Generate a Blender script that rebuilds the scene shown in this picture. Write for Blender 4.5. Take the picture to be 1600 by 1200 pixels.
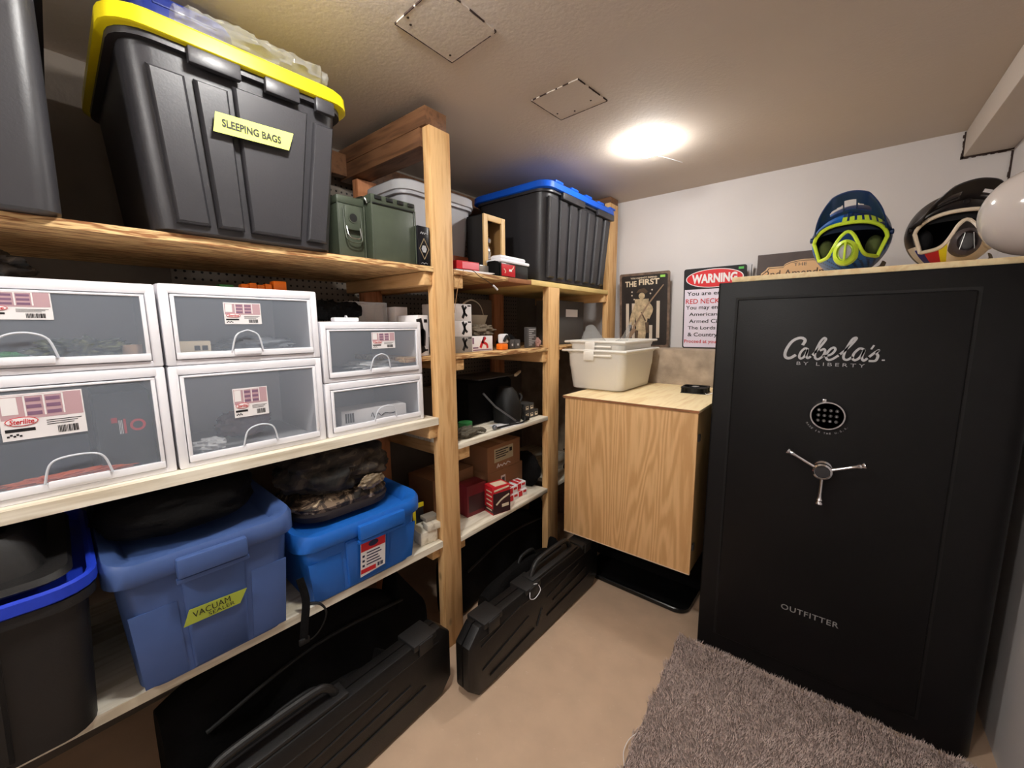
import bpy, bmesh, math, random
import numpy as np
from mathutils import Vector, Matrix, noise
for o in list(bpy.data.objects): bpy.data.objects.remove(o)
S = bpy.context.scene
COL = S.collection
rnd = random.Random(7)

# ------------------------------------------------------------------ camera
f_px = 630.0
def nrm(v):
    v = np.array(v, float); return v/np.linalg.norm(v)
cY = nrm((1314-800, -(506-600), -f_px))
cX = -nrm((11-800, -(517-600), -f_px))
cX = nrm(cX - cY*cX.dot(cY)); cZ = np.cross(cX, cY)
R = np.array([cX, cY, cZ])
cam = bpy.data.cameras.new('camera'); co = bpy.data.objects.new('camera', cam); COL.objects.link(co)
m = Matrix.Identity(4)
for i in range(3):
    for j in range(3): m[i][j] = R[i][j]
m[0][3], m[1][3], m[2][3] = 0, 0, 1.35
co.matrix_world = m
cam.sensor_width = 36; cam.lens = f_px/1600*36; cam.clip_start = 0.02
S.camera = co
# ------------------------------------------------------------------ light
S.view_settings.view_transform = 'Standard'; S.view_settings.look = 'None'
S.view_settings.gamma = 1; S.view_settings.use_curve_mapping = False
S.view_settings.exposure = 0.3
w = bpy.data.worlds.new('world'); S.world = w; w.use_nodes = True
w.node_tree.nodes['Background'].inputs[0].default_value = (0.9, 0.85, 0.8, 1)
w.node_tree.nodes['Background'].inputs[1].default_value = 0.02
LAMPS = [  # x, y, emission of the bulb's diffuser
    (-0.734, 1.88, 160.0),
    (-0.73, 0.42, 275.0),
    (-0.68, -0.98, 350.0),
]
LAMP_COL = (1.0, 0.985, 0.95)

# ------------------------------------------------------------------ helpers
def lin(c):
    c /= 255.0
    return c/12.92 if c <= .04045 else ((c+.055)/1.055)**2.4
def rgb(r, g, b): return (lin(r), lin(g), lin(b), 1)
MATS = {}
def mat(name, col, rough=.5, metal=0, spec=.5, bump=0, bscale=80, var=0, vscale=6, alpha=1, trans=0, coat=0, emit=None, es=0, ior=1.45):
    if name in MATS: return MATS[name]
    mt = bpy.data.materials.new(name); mt.use_nodes = True
    nt = mt.node_tree; b = nt.nodes['Principled BSDF']
    b.inputs['Base Color'].default_value = col; b.inputs['Roughness'].default_value = rough
    b.inputs['Metallic'].default_value = metal; b.inputs['Specular IOR Level'].default_value = spec
    b.inputs['Alpha'].default_value = alpha; b.inputs['Transmission Weight'].default_value = trans
    b.inputs['Coat Weight'].default_value = coat; b.inputs['IOR'].default_value = ior
    if emit: b.inputs['Emission Color'].default_value = emit; b.inputs['Emission Strength'].default_value = es
    tc = nt.nodes.new('ShaderNodeTexCoord')
    if var:
        n = nt.nodes.new('ShaderNodeTexNoise'); n.inputs['Scale'].default_value = vscale; n.inputs['Detail'].default_value = 6
        nt.links.new(tc.outputs['Object'], n.inputs['Vector'])
        r = nt.nodes.new('ShaderNodeValToRGB')
        r.color_ramp.elements[0].position = .3; r.color_ramp.elements[1].position = .7
        r.color_ramp.elements[0].color = tuple(c*(1-var) for c in col[:3])+(1,)
        r.color_ramp.elements[1].color = tuple(min(1, c*(1+var)) for c in col[:3])+(1,)
        nt.links.new(n.outputs['Fac'], r.inputs[0]); nt.links.new(r.outputs[0], b.inputs['Base Color'])
    if bump:
        n = nt.nodes.new('ShaderNodeTexNoise'); n.inputs['Scale'].default_value = bscale; n.inputs['Detail'].default_value = 4
        nt.links.new(tc.outputs['Object'], n.inputs['Vector'])
        bp = nt.nodes.new('ShaderNodeBump'); bp.inputs['Strength'].default_value = bump; bp.inputs['Distance'].default_value = .005
        nt.links.new(n.outputs['Fac'], bp.inputs['Height']); nt.links.new(bp.outputs[0], b.inputs['Normal'])
    MATS[name] = mt; return mt
def wood(name, c1, c2, axis, scale=9, knots=True, rough=.55, dist=2.5, ring=3.0, spots=None):
    """grain running along `axis` of the object"""
    mt = bpy.data.materials.new(name); mt.use_nodes = True; nt = mt.node_tree; b = nt.nodes['Principled BSDF']
    b.inputs['Roughness'].default_value = rough; b.inputs['Specular IOR Level'].default_value = .3
    tc = nt.nodes.new('ShaderNodeTexCoord'); mp = nt.nodes.new('ShaderNodeMapping')
    s = [scale]*3; s[axis] = scale*.09
    mp.inputs['Scale'].default_value = s
    nt.links.new(tc.outputs['Object'], mp.inputs['Vector'])
    n = nt.nodes.new('ShaderNodeTexNoise'); n.inputs['Scale'].default_value = ring; n.inputs['Detail'].default_value = 2; n.inputs['Distortion'].default_value = .4
    nt.links.new(mp.outputs[0], n.inputs['Vector'])
    mu = nt.nodes.new('ShaderNodeMath'); mu.operation = 'MULTIPLY'; mu.inputs[1].default_value = dist*6
    nt.links.new(n.outputs['Fac'], mu.inputs[0])
    sn = nt.nodes.new('ShaderNodeMath'); sn.operation = 'SINE'; nt.links.new(mu.outputs[0], sn.inputs[0])
    fine = nt.nodes.new('ShaderNodeTexNoise'); fine.inputs['Scale'].default_value = 14; fine.inputs['Detail'].default_value = 4
    nt.links.new(mp.outputs[0], fine.inputs['Vector'])
    ad = nt.nodes.new('ShaderNodeMath'); ad.operation = 'MULTIPLY_ADD'; ad.inputs[1].default_value = .28; ad.inputs[2].default_value = .1
    nt.links.new(sn.outputs[0], ad.inputs[0])
    a2 = nt.nodes.new('ShaderNodeMath'); a2.operation = 'ADD'; nt.links.new(ad.outputs[0], a2.inputs[0]); nt.links.new(fine.outputs['Fac'], a2.inputs[1])
    r = nt.nodes.new('ShaderNodeValToRGB'); r.color_ramp.elements[0].position = .35; r.color_ramp.elements[1].position = .85
    r.color_ramp.elements[0].color = c1; r.color_ramp.elements[1].color = c2
    nt.links.new(a2.outputs[0], r.inputs[0]); out = r.outputs[0]
    if knots:
        v = nt.nodes.new('ShaderNodeTexVoronoi'); v.inputs['Scale'].default_value = 7.5
        m2 = nt.nodes.new('ShaderNodeMapping'); s2 = [1, 1, 1]; s2[axis] = .55; m2.inputs['Scale'].default_value = s2
        nt.links.new(tc.outputs['Object'], m2.inputs['Vector']); nt.links.new(m2.outputs[0], v.inputs['Vector'])
        k = nt.nodes.new('ShaderNodeValToRGB'); k.color_ramp.elements[0].position = .03; k.color_ramp.elements[1].position = .1
        k.color_ramp.elements[0].color = (.35, .35, .35, 1); k.color_ramp.elements[1].color = (1, 1, 1, 1)
        nt.links.new(v.outputs['Distance'], k.inputs[0])
        mx = nt.nodes.new('ShaderNodeMix'); mx.data_type = 'RGBA'; mx.blend_type = 'MULTIPLY'; mx.inputs[0].default_value = .8
        nt.links.new(out, mx.inputs[6]); nt.links.new(k.outputs[0], mx.inputs[7]); out = mx.outputs[2]
    nt.links.new(out, b.inputs['Base Color'])
    bp = nt.nodes.new('ShaderNodeBump'); bp.inputs['Strength'].default_value = .15; bp.inputs['Distance'].default_value = .002
    nt.links.new(a2.outputs[0], bp.inputs['Height']); nt.links.new(bp.outputs[0], b.inputs['Normal'])
    return mt

class MB:
    def __init__(s): s.v = []; s.f = []; s.m = []; s.mi = 0
    def add(s, vs, fs):
        o = len(s.v); s.v += [tuple(v) for v in vs]; s.f += [tuple(i+o for i in f) for f in fs]; s.m += [s.mi]*len(fs); return s
    def box(s, x0, x1, y0, y1, z0, z1, bev=0, M=None, seg=2):
        bm = bmesh.new(); bmesh.ops.create_cube(bm, size=1)
        for v in bm.verts:
            v.co = Vector((x0+(v.co.x+.5)*(x1-x0), y0+(v.co.y+.5)*(y1-y0), z0+(v.co.z+.5)*(z1-z0)))
        if bev > 0: bmesh.ops.bevel(bm, geom=bm.edges[:], offset=bev, segments=seg, profile=.5, affect='EDGES', clamp_overlap=True)
        if M is not None: bm.transform(M)
        bm.verts.index_update()
        s.add([v.co[:] for v in bm.verts], [[v.index for v in f.verts] for f in bm.faces]); bm.free(); return s
    def rings(s, rs, cap0=True, cap1=True, closed=True):
        n = len(rs[0]); vs = [p for r in rs for p in r]; fs = []
        for i in range(len(rs)-1):
            for j in range(n if closed else n-1):
                k = (j+1) % n; fs.append((i*n+j, i*n+k, (i+1)*n+k, (i+1)*n+j))
        if cap0: fs.append(tuple(range(n))[::-1])
        if cap1: fs.append(tuple((len(rs)-1)*n+j for j in range(n)))
        return s.add(vs, fs)
    def cyl(s, p0, p1, r0, r1=None, seg=20, cap=True):
        r1 = r0 if r1 is None else r1
        p0 = Vector(p0); p1 = Vector(p1); d = (p1-p0).normalized()
        a = d.orthogonal().normalized(); b = d.cross(a)
        f = lambda p, r: [p+(a*math.cos(t)+b*math.sin(t))*r for t in [2*math.pi*i/seg for i in range(seg)]]
        return s.rings([f(p0, r0), f(p1, r1)], cap, cap)
    def lathe(s, c, ax, prof, seg=28, cap=True):
        c = Vector(c); d = Vector(ax).normalized(); a = d.orthogonal().normalized(); b = d.cross(a)
        return s.rings([[c+d*h+(a*math.cos(t)+b*math.sin(t))*max(r, 1e-5) for t in [2*math.pi*i/seg for i in range(seg)]] for r, h in prof], cap, cap)
    def tube(s, pts, r, seg=8, closed=False, smooth=0, flat=None):
        pts = [Vector(p) for p in pts]
        if smooth: pts = crom(pts, smooth, closed)
        n = len(pts); rs = []
        up = None
        for i, p in enumerate(pts):
            a = pts[(i-1) % n] if (closed or i > 0) else p; b = pts[(i+1) % n] if (closed or i < n-1) else p
            d = (b-a).normalized()
            if up is None: up = d.orthogonal().normalized()
            up = (up-d*up.dot(d))
            up = up.normalized() if up.length > 1e-6 else d.orthogonal().normalized()
            q = d.cross(up); rr = r(i/(n-1)) if callable(r) else r
            rs.append([p+(up*math.cos(t)*(flat or 1)+q*math.sin(t))*rr for t in [2*math.pi*k/seg for k in range(seg)]])
        if closed:
            rs.append(rs[0]); return s.rings(rs, False, False)
        return s.rings(rs)
    def ball(s, c, rx, ry=None, rz=None, nu=24, nv=14, fn=None):
        ry = ry or rx; rz = rz or rx; vs = []; fs = []
        for j in range(nv+1):
            ph = math.pi*j/nv-math.pi/2
            for i in range(nu):
                th = 2*math.pi*i/nu; d = Vector((math.cos(ph)*math.cos(th), math.cos(ph)*math.sin(th), math.sin(ph)))
                k = fn(d) if fn else 1
                vs.append((c[0]+d.x*rx*k, c[1]+d.y*ry*k, c[2]+d.z*rz*k))
        for j in range(nv):
            for i in range(nu):
                a = j*nu+i; b = j*nu+(i+1) % nu; fs.append((a, b, b+nu, a+nu))
        return s.add(vs, fs)
    def grid(s, f, nu, nv, skip=None):
        vs = [f(i/nu, j/nv) for j in range(nv+1) for i in range(nu+1)]
        fs = [(j*(nu+1)+i, j*(nu+1)+i+1, (j+1)*(nu+1)+i+1, (j+1)*(nu+1)+i) for j in range(nv) for i in range(nu) if not (skip and skip((i+.5)/nu, (j+.5)/nv))]
        return s.add(vs, fs)
    def stroke(s, pts, w, y0=-.0015, y1=.0002, smooth=6, M=None):
        """flat brush stroke in the x-z plane, between y0 and y1"""
        P = [Vector((p[0], 0, p[1])) for p in pts]
        if smooth and len(P) > 2: P = crom(P, smooth)
        n = len(P); L = []; Rr = []
        for i, p in enumerate(P):
            d = (P[min(i+1, n-1)]-P[max(i-1, 0)]); d.normalize(); q = Vector((-d.z, 0, d.x))
            ww = (w(i/(n-1)) if callable(w) else w)/2
            L.append(p+q*ww); Rr.append(p-q*ww)
        e0 = (P[0]-P[1]).normalized()*((w(0) if callable(w) else w)*.4); e1 = (P[-1]-P[-2]).normalized()*((w(1) if callable(w) else w)*.4)
        L = [L[0]+e0]+L+[L[-1]+e1]; Rr = [Rr[0]+e0]+Rr+[Rr[-1]+e1]
        rs = []
        for a, b in zip(L, Rr):
            rs.append([Vector((a.x, y0, a.z)), Vector((b.x, y0, b.z)), Vector((b.x, y1, b.z)), Vector((a.x, y1, a.z))])
        return s.rings(rs)
    def poly(s, pts, y0, y1):
        n = len(pts)
        vs = [(p[0], y0, p[1]) for p in pts]+[(p[0], y1, p[1]) for p in pts]
        return s.add(vs, [tuple(range(n)), tuple(range(2*n-1, n-1, -1))]+[(i, i+n, (i+1) % n+n, (i+1) % n) for i in range(n)])
    def build(s, name, mats, parent=None, smooth=35, solid=0, M=None):
        me = bpy.data.meshes.new(name)
        me.from_pydata([tuple(v) for v in s.v], [], s.f)
        bm = bmesh.new(); bm.from_mesh(me)
        for i, f in enumerate(bm.faces): f.material_index = s.m[i] if i < len(s.m) else 0
        bmesh.ops.recalc_face_normals(bm, faces=bm.faces[:])
        bm.to_mesh(me); bm.free()
        if M is not None: me.transform(M)
        if not isinstance(mats, (list, tuple)): mats = [mats]
        for x in mats: me.materials.append(x)
        if smooth:
            me.polygons.foreach_set('use_smooth', [True]*len(me.polygons))
            try: me.set_sharp_from_angle(angle=math.radians(smooth))
            except Exception: pass
        me.update()
        o = bpy.data.objects.new(name, me); COL.objects.link(o)
        if parent is not None: o.parent = parent
        if solid:
            md = o.modifiers.new('solid', 'SOLIDIFY'); md.thickness = solid; md.offset = 0
        return o
def crom(P, k, closed=False):
    out = []; n = len(P)
    for i in range(n if closed else n-1):
        if closed: a, b, c, d = P[(i-1) % n], P[i], P[(i+1) % n], P[(i+2) % n]
        else: a, b, c, d = P[max(i-1, 0)], P[i], P[i+1], P[min(i+2, n-1)]
        for j in range(k):
            t = j/k
            out.append(.5*((2*b)+(c-a)*t+(2*a-5*b+4*c-d)*t*t+(3*b-a-3*c+d)*t**3))
    if not closed: out.append(P[-1])
    return out
def rrect(x0, x1, y0, y1, r, z, n=5):
    r = min(r, (x1-x0)/2-1e-4, (y1-y0)/2-1e-4); out = []
    for cx, cy, a0 in ((x1-r, y1-r, 0), (x0+r, y1-r, 90), (x0+r, y0+r, 180), (x1-r, y0+r, 270)):
        for i in range(n+1):
            a = math.radians(a0+90*i/n); out.append((cx+r*math.cos(a), cy+r*math.sin(a), z))
    return out
def thing(name, label, cat, loc=(0, 0, 0), rot=0, group=None):
    o = bpy.data.objects.new(name, None); COL.objects.link(o); o.empty_display_size = .05
    o.location = loc; o.rotation_euler = (0, 0, math.radians(rot)); o['label'] = label; o['category'] = cat
    if group: o['group'] = group
    return o
def struct(o): o['kind'] = 'structure'; return o
def tag(o, label, cat, group=None, loc=None, rot=None):
    o['label'] = label; o['category'] = cat
    if group: o['group'] = group
    if loc is not None: o.location = loc
    if rot is not None: o.rotation_euler = (0, 0, math.radians(rot))
    return o
def dup(root, label, loc, rot=None, group=None):
    r = root.copy(); COL.objects.link(r); r.location = loc; r['label'] = label
    if rot is not None: r.rotation_euler = (0, 0, math.radians(rot))
    if group: r['group'] = group
    for ch in list(root.children):
        c = ch.copy(); COL.objects.link(c); c.parent = r
        for g in list(ch.children):
            d = g.copy(); COL.objects.link(d); d.parent = c
    return r
def txt_mesh(s, w, h, ext=.0004, bold=0, shear=0, sp=1):
    cu = bpy.data.curves.new('lettering', 'FONT'); cu.body = s; cu.size = 1; cu.extrude = 0; cu.offset = bold; cu.shear = shear; cu.space_character = sp
    cu.resolution_u = 3
    ob = bpy.data.objects.new('lettering', cu); COL.objects.link(ob)
    me = bpy.data.meshes.new_from_object(ob.evaluated_get(bpy.context.evaluated_depsgraph_get()))
    bpy.data.objects.remove(ob); bpy.data.curves.remove(cu)
    xs = [v.co.x for v in me.vertices]; ys = [v.co.y for v in me.vertices]
    x0, x1, y0, y1 = min(xs), max(xs), min(ys), max(ys)
    kx = w/(x1-x0); ky = h/(y1-y0) if h else kx
    V = [((v.co.x-x0)*kx, 0, (v.co.y-y0)*ky) for v in me.vertices]; F = [tuple(p.vertices) for p in me.polygons]
    bpy.data.meshes.remove(me); return V, F
def text(s, x, z, w, h, m, parent, y=-.0012, name='lettering', M=None, mb=None, **k):
    """letters facing -y, lower left at x,z"""
    V, F = txt_mesh(s, w, h, **k)
    V = [(a+x, y, c+z) for a, b, c in V]
    if mb is not None: mb.add(V, F); return
    b = MB(); b.add(V, F); return b.build(name, m, parent, smooth=0, M=M)
def LB(y, off, z): return (-1.225+.045*y+off, y, z)     # along the front of the left shelf bay
LR = 90-2.577
def RB(y, off, z): return (-1.18+off, y, z)

# ------------------------------------------------------------------ materials
M = {}
M['paint_wall'] = mat('paint_wall', rgb(214, 208, 206), .75, bump=.12, bscale=60, var=.03, vscale=3)
M['paint_ceiling'] = mat('paint_ceiling', rgb(205, 192, 180), .85, bump=.15, bscale=90, var=.03, vscale=2)
M['floor'] = mat('floor_paint', rgb(200, 172, 146), .5, bump=.25, bscale=14, var=.07, vscale=9, spec=.35)
M['concrete'] = mat('concrete', rgb(168, 150, 130), .85, bump=.6, bscale=30, var=.25, vscale=14)
M['conc_dark'] = mat('concrete_wall', rgb(118, 108, 98), .9, bump=.5, bscale=25, var=.12, vscale=6)
lum = (rgb(202, 154, 100), rgb(224, 182, 128))
M['lum_x'] = wood('lumber_x', *lum, 0); M['lum_y'] = wood('lumber_y', *lum, 1); M['lum_z'] = wood('lumber_z', *lum, 2)
M['lum_shaded'] = wood('lumber_shaded', rgb(92, 62, 42), rgb(118, 82, 56), 0)  # beam lumber, its shadow painted in as a darker colour
M['ply_edge'] = wood('plywood_edge', rgb(150, 100, 60), rgb(232, 196, 140), 1, scale=22, knots=False, ring=5, dist=3)
M['ply_under'] = mat('plywood_underside', rgb(120, 96, 74), .8, var=.12, vscale=5)
M['white_board'] = wood('whitewashed_board', rgb(208, 196, 172), rgb(240, 232, 214), 1, knots=False, scale=7)
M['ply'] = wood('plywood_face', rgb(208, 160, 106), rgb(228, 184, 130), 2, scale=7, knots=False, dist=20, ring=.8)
M['ply_top_lit'] = wood('plywood_top_lit', rgb(238, 208, 158), rgb(250, 228, 182), 1, scale=8, knots=False)  # lighter than the face plywood: nearby lamplight put into the colour
M['ply_brown'] = mat('plywood_brown_edge', rgb(150, 98, 62), .6, var=.15, vscale=30)
M['black_pl'] = mat('black_plastic', rgb(50, 49, 52), .40, bump=.05, bscale=220, spec=.5)
M['black_pl2'] = mat('black_plastic_dull', rgb(26, 25, 25), .5, bump=.1, bscale=200)
M['case_bl'] = mat('black_case_shell', rgb(13, 12, 12), .42, bump=.2, bscale=300)
M['black_cloth'] = mat('black_cloth', rgb(16, 15, 15), .9, bump=.4, bscale=140, spec=.1)
M['rubber'] = mat('black_rubber', rgb(14, 14, 14), .6)
M['yellow'] = mat('yellow_plastic', rgb(243, 224, 22), .38)
M['blue'] = mat('blue_plastic', rgb(18, 92, 215), .35)
M['blue2'] = mat('bright_blue_plastic', rgb(30, 100, 190), .38)
M['blue3'] = mat('slate_blue_plastic', rgb(66, 90, 142), .45, var=.06, vscale=9)
M['blue_deep'] = mat('deep_blue_plastic', rgb(32, 60, 190), .4)
M['navy'] = mat('navy_plastic', rgb(28, 44, 120), .5)
M['tape'] = mat('green_masking_tape', rgb(214, 228, 110), .8)
M['tape2'] = mat('olive_masking_tape', rgb(160, 172, 62), .8)
M['ink'] = mat('black_ink', rgb(22, 20, 22), .6)
M['white'] = mat('white_plastic', rgb(240, 239, 244), .35)
M['paper'] = mat('white_paper', rgb(236, 232, 232), .7)
M['red'] = mat('red_print', rgb(196, 30, 40), .5)
M['pink'] = mat('pink_print', rgb(190, 156, 162), .6)
M['mauve'] = mat('mauve_print', rgb(128, 96, 122), .6)
M['olive'] = mat('olive_painted_steel', rgb(66, 73, 60), .45, var=.1, vscale=20, bump=.05)
M['steel'] = mat('bare_steel', rgb(190, 190, 186), .3, metal=1)
M['chrome'] = mat('chrome', rgb(225, 225, 228), .12, metal=1)
M['silver'] = mat('silver_print', rgb(190, 190, 192), .35, metal=.4)
M['safe'] = mat('black_textured_enamel', rgb(17, 16, 17), .45, bump=.12, bscale=260, spec=.25)
M['groove'] = mat('groove_black', rgb(6, 6, 6), .6)
M['card'] = mat('cardboard', rgb(150, 108, 76), .85, var=.06, vscale=10)
M['grey'] = mat('grey_plastic', rgb(168, 168, 170), .45)
M['dgrey'] = mat('dark_grey_board', rgb(74, 72, 72), .6)
M['green'] = mat('green_plastic', rgb(54, 130, 70), .5)
M['orange'] = mat('orange_plastic', rgb(244, 120, 20), .45)
M['yprint'] = mat('yellow_print', rgb(232, 210, 30), .5)
M['brownbox'] = mat('pale_wood_frame', rgb(222, 184, 128), .5)
M['cream'] = mat('cream_print', rgb(222, 204, 176), .6)
M['lime'] = mat('lime_plastic', rgb(206, 232, 60), .35)
M['hblue'] = mat('helmet_blue', rgb(20, 92, 168), .3)
M['hnavy'] = mat('helmet_navy', rgb(14, 48, 98), .35)
M['hwhite'] = mat('helmet_cream', rgb(232, 214, 190), .35)
M['hblack'] = mat('helmet_black', rgb(34, 28, 28), .4)
M['foam'] = mat('dark_foam', rgb(14, 13, 15), .95)
def glassy(name, col, alpha, rough=.3):
    return mat(name, col, rough, alpha=alpha, spec=.5)
M['frost'] = glassy('frosted_drawer_front', rgb(176, 186, 200), .20, .35)
M['tub'] = mat('translucent_tub', rgb(248, 244, 236), .35, alpha=.8)
M['film'] = glassy('clear_film', rgb(190, 190, 188), .22, .10)
M['clear'] = glassy('clear_plastic', rgb(225, 225, 225), .3, .1)
# camo
def camo(name, cols, sc=14):
    mt = bpy.data.materials.new(name); mt.use_nodes = True; nt = mt.node_tree; b = nt.nodes['Principled BSDF']; b.inputs['Roughness'].default_value = .8
    tc = nt.nodes.new('ShaderNodeTexCoord'); n = nt.nodes.new('ShaderNodeTexNoise'); n.inputs['Scale'].default_value = sc; n.inputs['Detail'].default_value = 5; n.inputs['Distortion'].default_value = 1.5
    nt.links.new(tc.outputs['Object'], n.inputs['Vector']); r = nt.nodes.new('ShaderNodeValToRGB'); r.color_ramp.interpolation = 'CONSTANT'
    r.color_ramp.elements[0].color = cols[0]; r.color_ramp.elements[1].position = .42; r.color_ramp.elements[1].color = cols[1]
    for k, c in enumerate(cols[2:]):
        e = r.color_ramp.elements.new(.5+.09*k); e.color = c
    nt.links.new(n.outputs['Fac'], r.inputs[0]); nt.links.new(r.outputs[0], b.inputs['Base Color']); return mt
M['camo'] = camo('camouflage_cloth', [rgb(30, 24, 20), rgb(66, 52, 42), rgb(120, 100, 80), rgb(200, 180, 150)], 22)
M['camo_dk'] = camo('dark_camouflage_cloth', [rgb(14, 12, 10), rgb(30, 25, 20), rgb(46, 38, 30), rgb(70, 60, 48)], 12)
M['camo_gr'] = camo('green_camouflage_print', [rgb(20, 22, 14), rgb(44, 50, 26), rgb(80, 84, 40), rgb(110, 110, 60)], 30)
# worn pale specks on the painted floor
fm = M['floor']; nt = fm.node_tree; bs = nt.nodes['Principled BSDF']; src = bs.inputs['Base Color'].links[0].from_socket
tcn = nt.nodes.new('ShaderNodeTexCoord'); n1 = nt.nodes.new('ShaderNodeTexNoise'); n1.inputs['Scale'].default_value = 28; n1.inputs['Detail'].default_value = 8; n1.inputs['Roughness'].default_value = .75
nt.links.new(tcn.outputs['Object'], n1.inputs['Vector']); r1 = nt.nodes.new('ShaderNodeValToRGB'); r1.color_ramp.elements[0].position = .60; r1.color_ramp.elements[1].position = .72
nt.links.new(n1.outputs['Fac'], r1.inputs[0]); mxf = nt.nodes.new('ShaderNodeMix'); mxf.data_type = 'RGBA'; mxf.inputs[7].default_value = rgb(226, 206, 186)
mf = nt.nodes.new('ShaderNodeMath'); mf.operation = 'MULTIPLY'; mf.inputs[1].default_value = .45; nt.links.new(r1.outputs[0], mf.inputs[0])
nt.links.new(mf.outputs[0], mxf.inputs[0]); nt.links.new(src, mxf.inputs[6]); nt.links.new(mxf.outputs[2], bs.inputs['Base Color'])
# pegboard: rows of small dark holes
pg = mat('pegboard', rgb(170, 160, 150), .7); nt = pg.node_tree
tc = nt.nodes['Texture Coordinate'] if 'Texture Coordinate' in nt.nodes else nt.nodes.new('ShaderNodeTexCoord')
mp = nt.nodes.new('ShaderNodeMapping'); mp.inputs['Scale'].default_value = (39, 39, 39); nt.links.new(tc.outputs['Object'], mp.inputs['Vector'])
fr = nt.nodes.new('ShaderNodeVectorMath'); fr.operation = 'FRACTION'; nt.links.new(mp.outputs[0], fr.inputs[0])
sb = nt.nodes.new('ShaderNodeVectorMath'); sb.operation = 'SUBTRACT'; sb.inputs[1].default_value = (.5, .5, .5); nt.links.new(fr.outputs[0], sb.inputs[0])
ml = nt.nodes.new('ShaderNodeVectorMath'); ml.operation = 'MULTIPLY'; ml.inputs[1].default_value = (0, 1, 1); nt.links.new(sb.outputs[0], ml.inputs[0])
ln = nt.nodes.new('ShaderNodeVectorMath'); ln.operation = 'LENGTH'; nt.links.new(ml.outputs[0], ln.inputs[0])
gt = nt.nodes.new('ShaderNodeMath'); gt.operation = 'LESS_THAN'; gt.inputs[1].default_value = .17; nt.links.new(ln.outputs['Value'], gt.inputs[0])
mx = nt.nodes.new('ShaderNodeMix'); mx.data_type = 'RGBA'; mx.inputs[6].default_value = rgb(132, 122, 112); mx.inputs[7].default_value = rgb(20, 18, 16)
nt.links.new(gt.outputs[0], mx.inputs[0]); nt.links.new(mx.outputs[2], nt.nodes['Principled BSDF'].inputs['Base Color'])
M['peg'] = pg

# ------------------------------------------------------------------ the room
XL, XR, YF, YB, ZC = -1.84, .485, -1.25, 2.63, 2.15
struct(MB().box(XL-.1, XR+.1, YF-.1, YB+.1, -.08, 0).build('floor', M['floor'], smooth=0))
struct(MB().box(XL-.1, XR+.1, YF-.1, YB+.1, ZC, ZC+.08).build('ceiling', M['paint_ceiling'], smooth=0))
struct(MB().box(XL-.1, XL, YF, YB, 0, ZC).build('wall_left', M['conc_dark'], smooth=0))
struct(MB().box(XR, XR+.1, YF, YB, 0, ZC).build('wall_right', M['paint_wall'], smooth=0))
struct(MB().box(XL, XR, YB, YB+.1, 0, ZC).build('wall_back', M['paint_wall'], smooth=0))
struct(MB().box(XL, XR, YF-.1, YF, 0, ZC).build('wall_front', M['paint_wall'], smooth=0))
# concrete footing with ledge in front of the back wall
b = MB(); b.box(XL, XR, 2.385, YB, 0, 1.212, .004)
struct(b.build('trim_1', M['concrete']))
# boxed-in bulkhead along the right wall, with its dark torn caulk line at the back
b = MB(); b.box(.345, XR, YF, YB, 2.045, ZC, .004); struct(b.build('trim_2', M['paint_ceiling']))
b = MB()
for i in range(14):
    x = .338+.147*i/14
    b.box(x, x+.0125, YB-.006, YB, 2.036+.006*rnd.random(), 2.047, .001)
for i in range(9):
    z = 2.037+.012*i; b.box(.336+.005*rnd.random(), .347, YB-.006, YB, z, z+.0125, .001)
for i in range(18):
    z = 2.036-.02*i; b.box(XR-.005-.004*rnd.random(), XR, YB-.006, YB, z-.0202, z, .001)
struct(b.build('trim_3', mat('torn_caulk', rgb(62, 48, 44), .9, bump=.8, bscale=120)))
# pegboard on the left wall
tag(MB().box(0, .006, 0, 1.95, 0, 1.0, .001).build('pegboard', M['peg']), 'painted pegboard fixed to the wall behind the wooden shelving', 'pegboard', loc=(XL+.001, .38, 1.03))

# ceiling patches: cut lines and screw heads
def patch(label, corners, screws, dashed):
    t = thing('ceiling_patch', label, 'ceiling patch', (corners[0][0], corners[0][1], ZC))
    ox, oy = corners[0]; loc = [(c[0]-ox, c[1]-oy) for c in corners]
    b = MB(); b.rings([[(x, y, -.0035) for x, y in loc], [(x, y, -.0002) for x, y in loc]])
    b.build('panel', M['paint_ceiling'], t, smooth=0)
    cx_ = ox*13
    for i in range(4):
        a = Vector(loc[i]+(0,)); c = Vector(loc[(i+1) % 4]+(0,)); n = 26; g = MB()
        for k in range(n):
            if dashed[i] and noise.noise(Vector((k*.23, i*7+cx_, 0))) > .55-dashed[i]: continue
            p = a.lerp(c, k/n); q = a.lerp(c, (k+1)/n); wd = .0014+.0014*rnd.random()
            d = (q-p).normalized(); e = Vector((-d.y, d.x, 0))*wd/2
            g.rings([[p+e+Vector((0, 0, z)), p-e+Vector((0, 0, z)), q-e+Vector((0, 0, z)), q+e+Vector((0, 0, z))] for z in (-.0045, -.0003)])
        g.build('cut_line', M['gap'], t, smooth=0)
    for x, y in screws:
        MB().cyl((x-ox, y-oy, -.0045), (x-ox, y-oy, -.003), .0035, seg=10).build('screw', M['gap'], t)
M['gap'] = mat('cut_gap', rgb(50, 34, 28), .9)
patch('larger square patch screwed to the ceiling above the wooden post', [(-.985, .737), (-.80, .728), (-.798, .93), (-.986, .942)], [(-.94, .745), (-.955, .765), (-.965, .915)], [.45, .35, .1, 0])
patch('smaller square patch in the ceiling between wooden post and lamp', [(-.925, 1.266), (-.733, 1.261), (-.716, 1.441), (-.915, 1.45)], [(-.90, 1.40), (-.84, 1.425), (-.76, 1.40)], [.6, .5, .15, 0])

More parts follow.
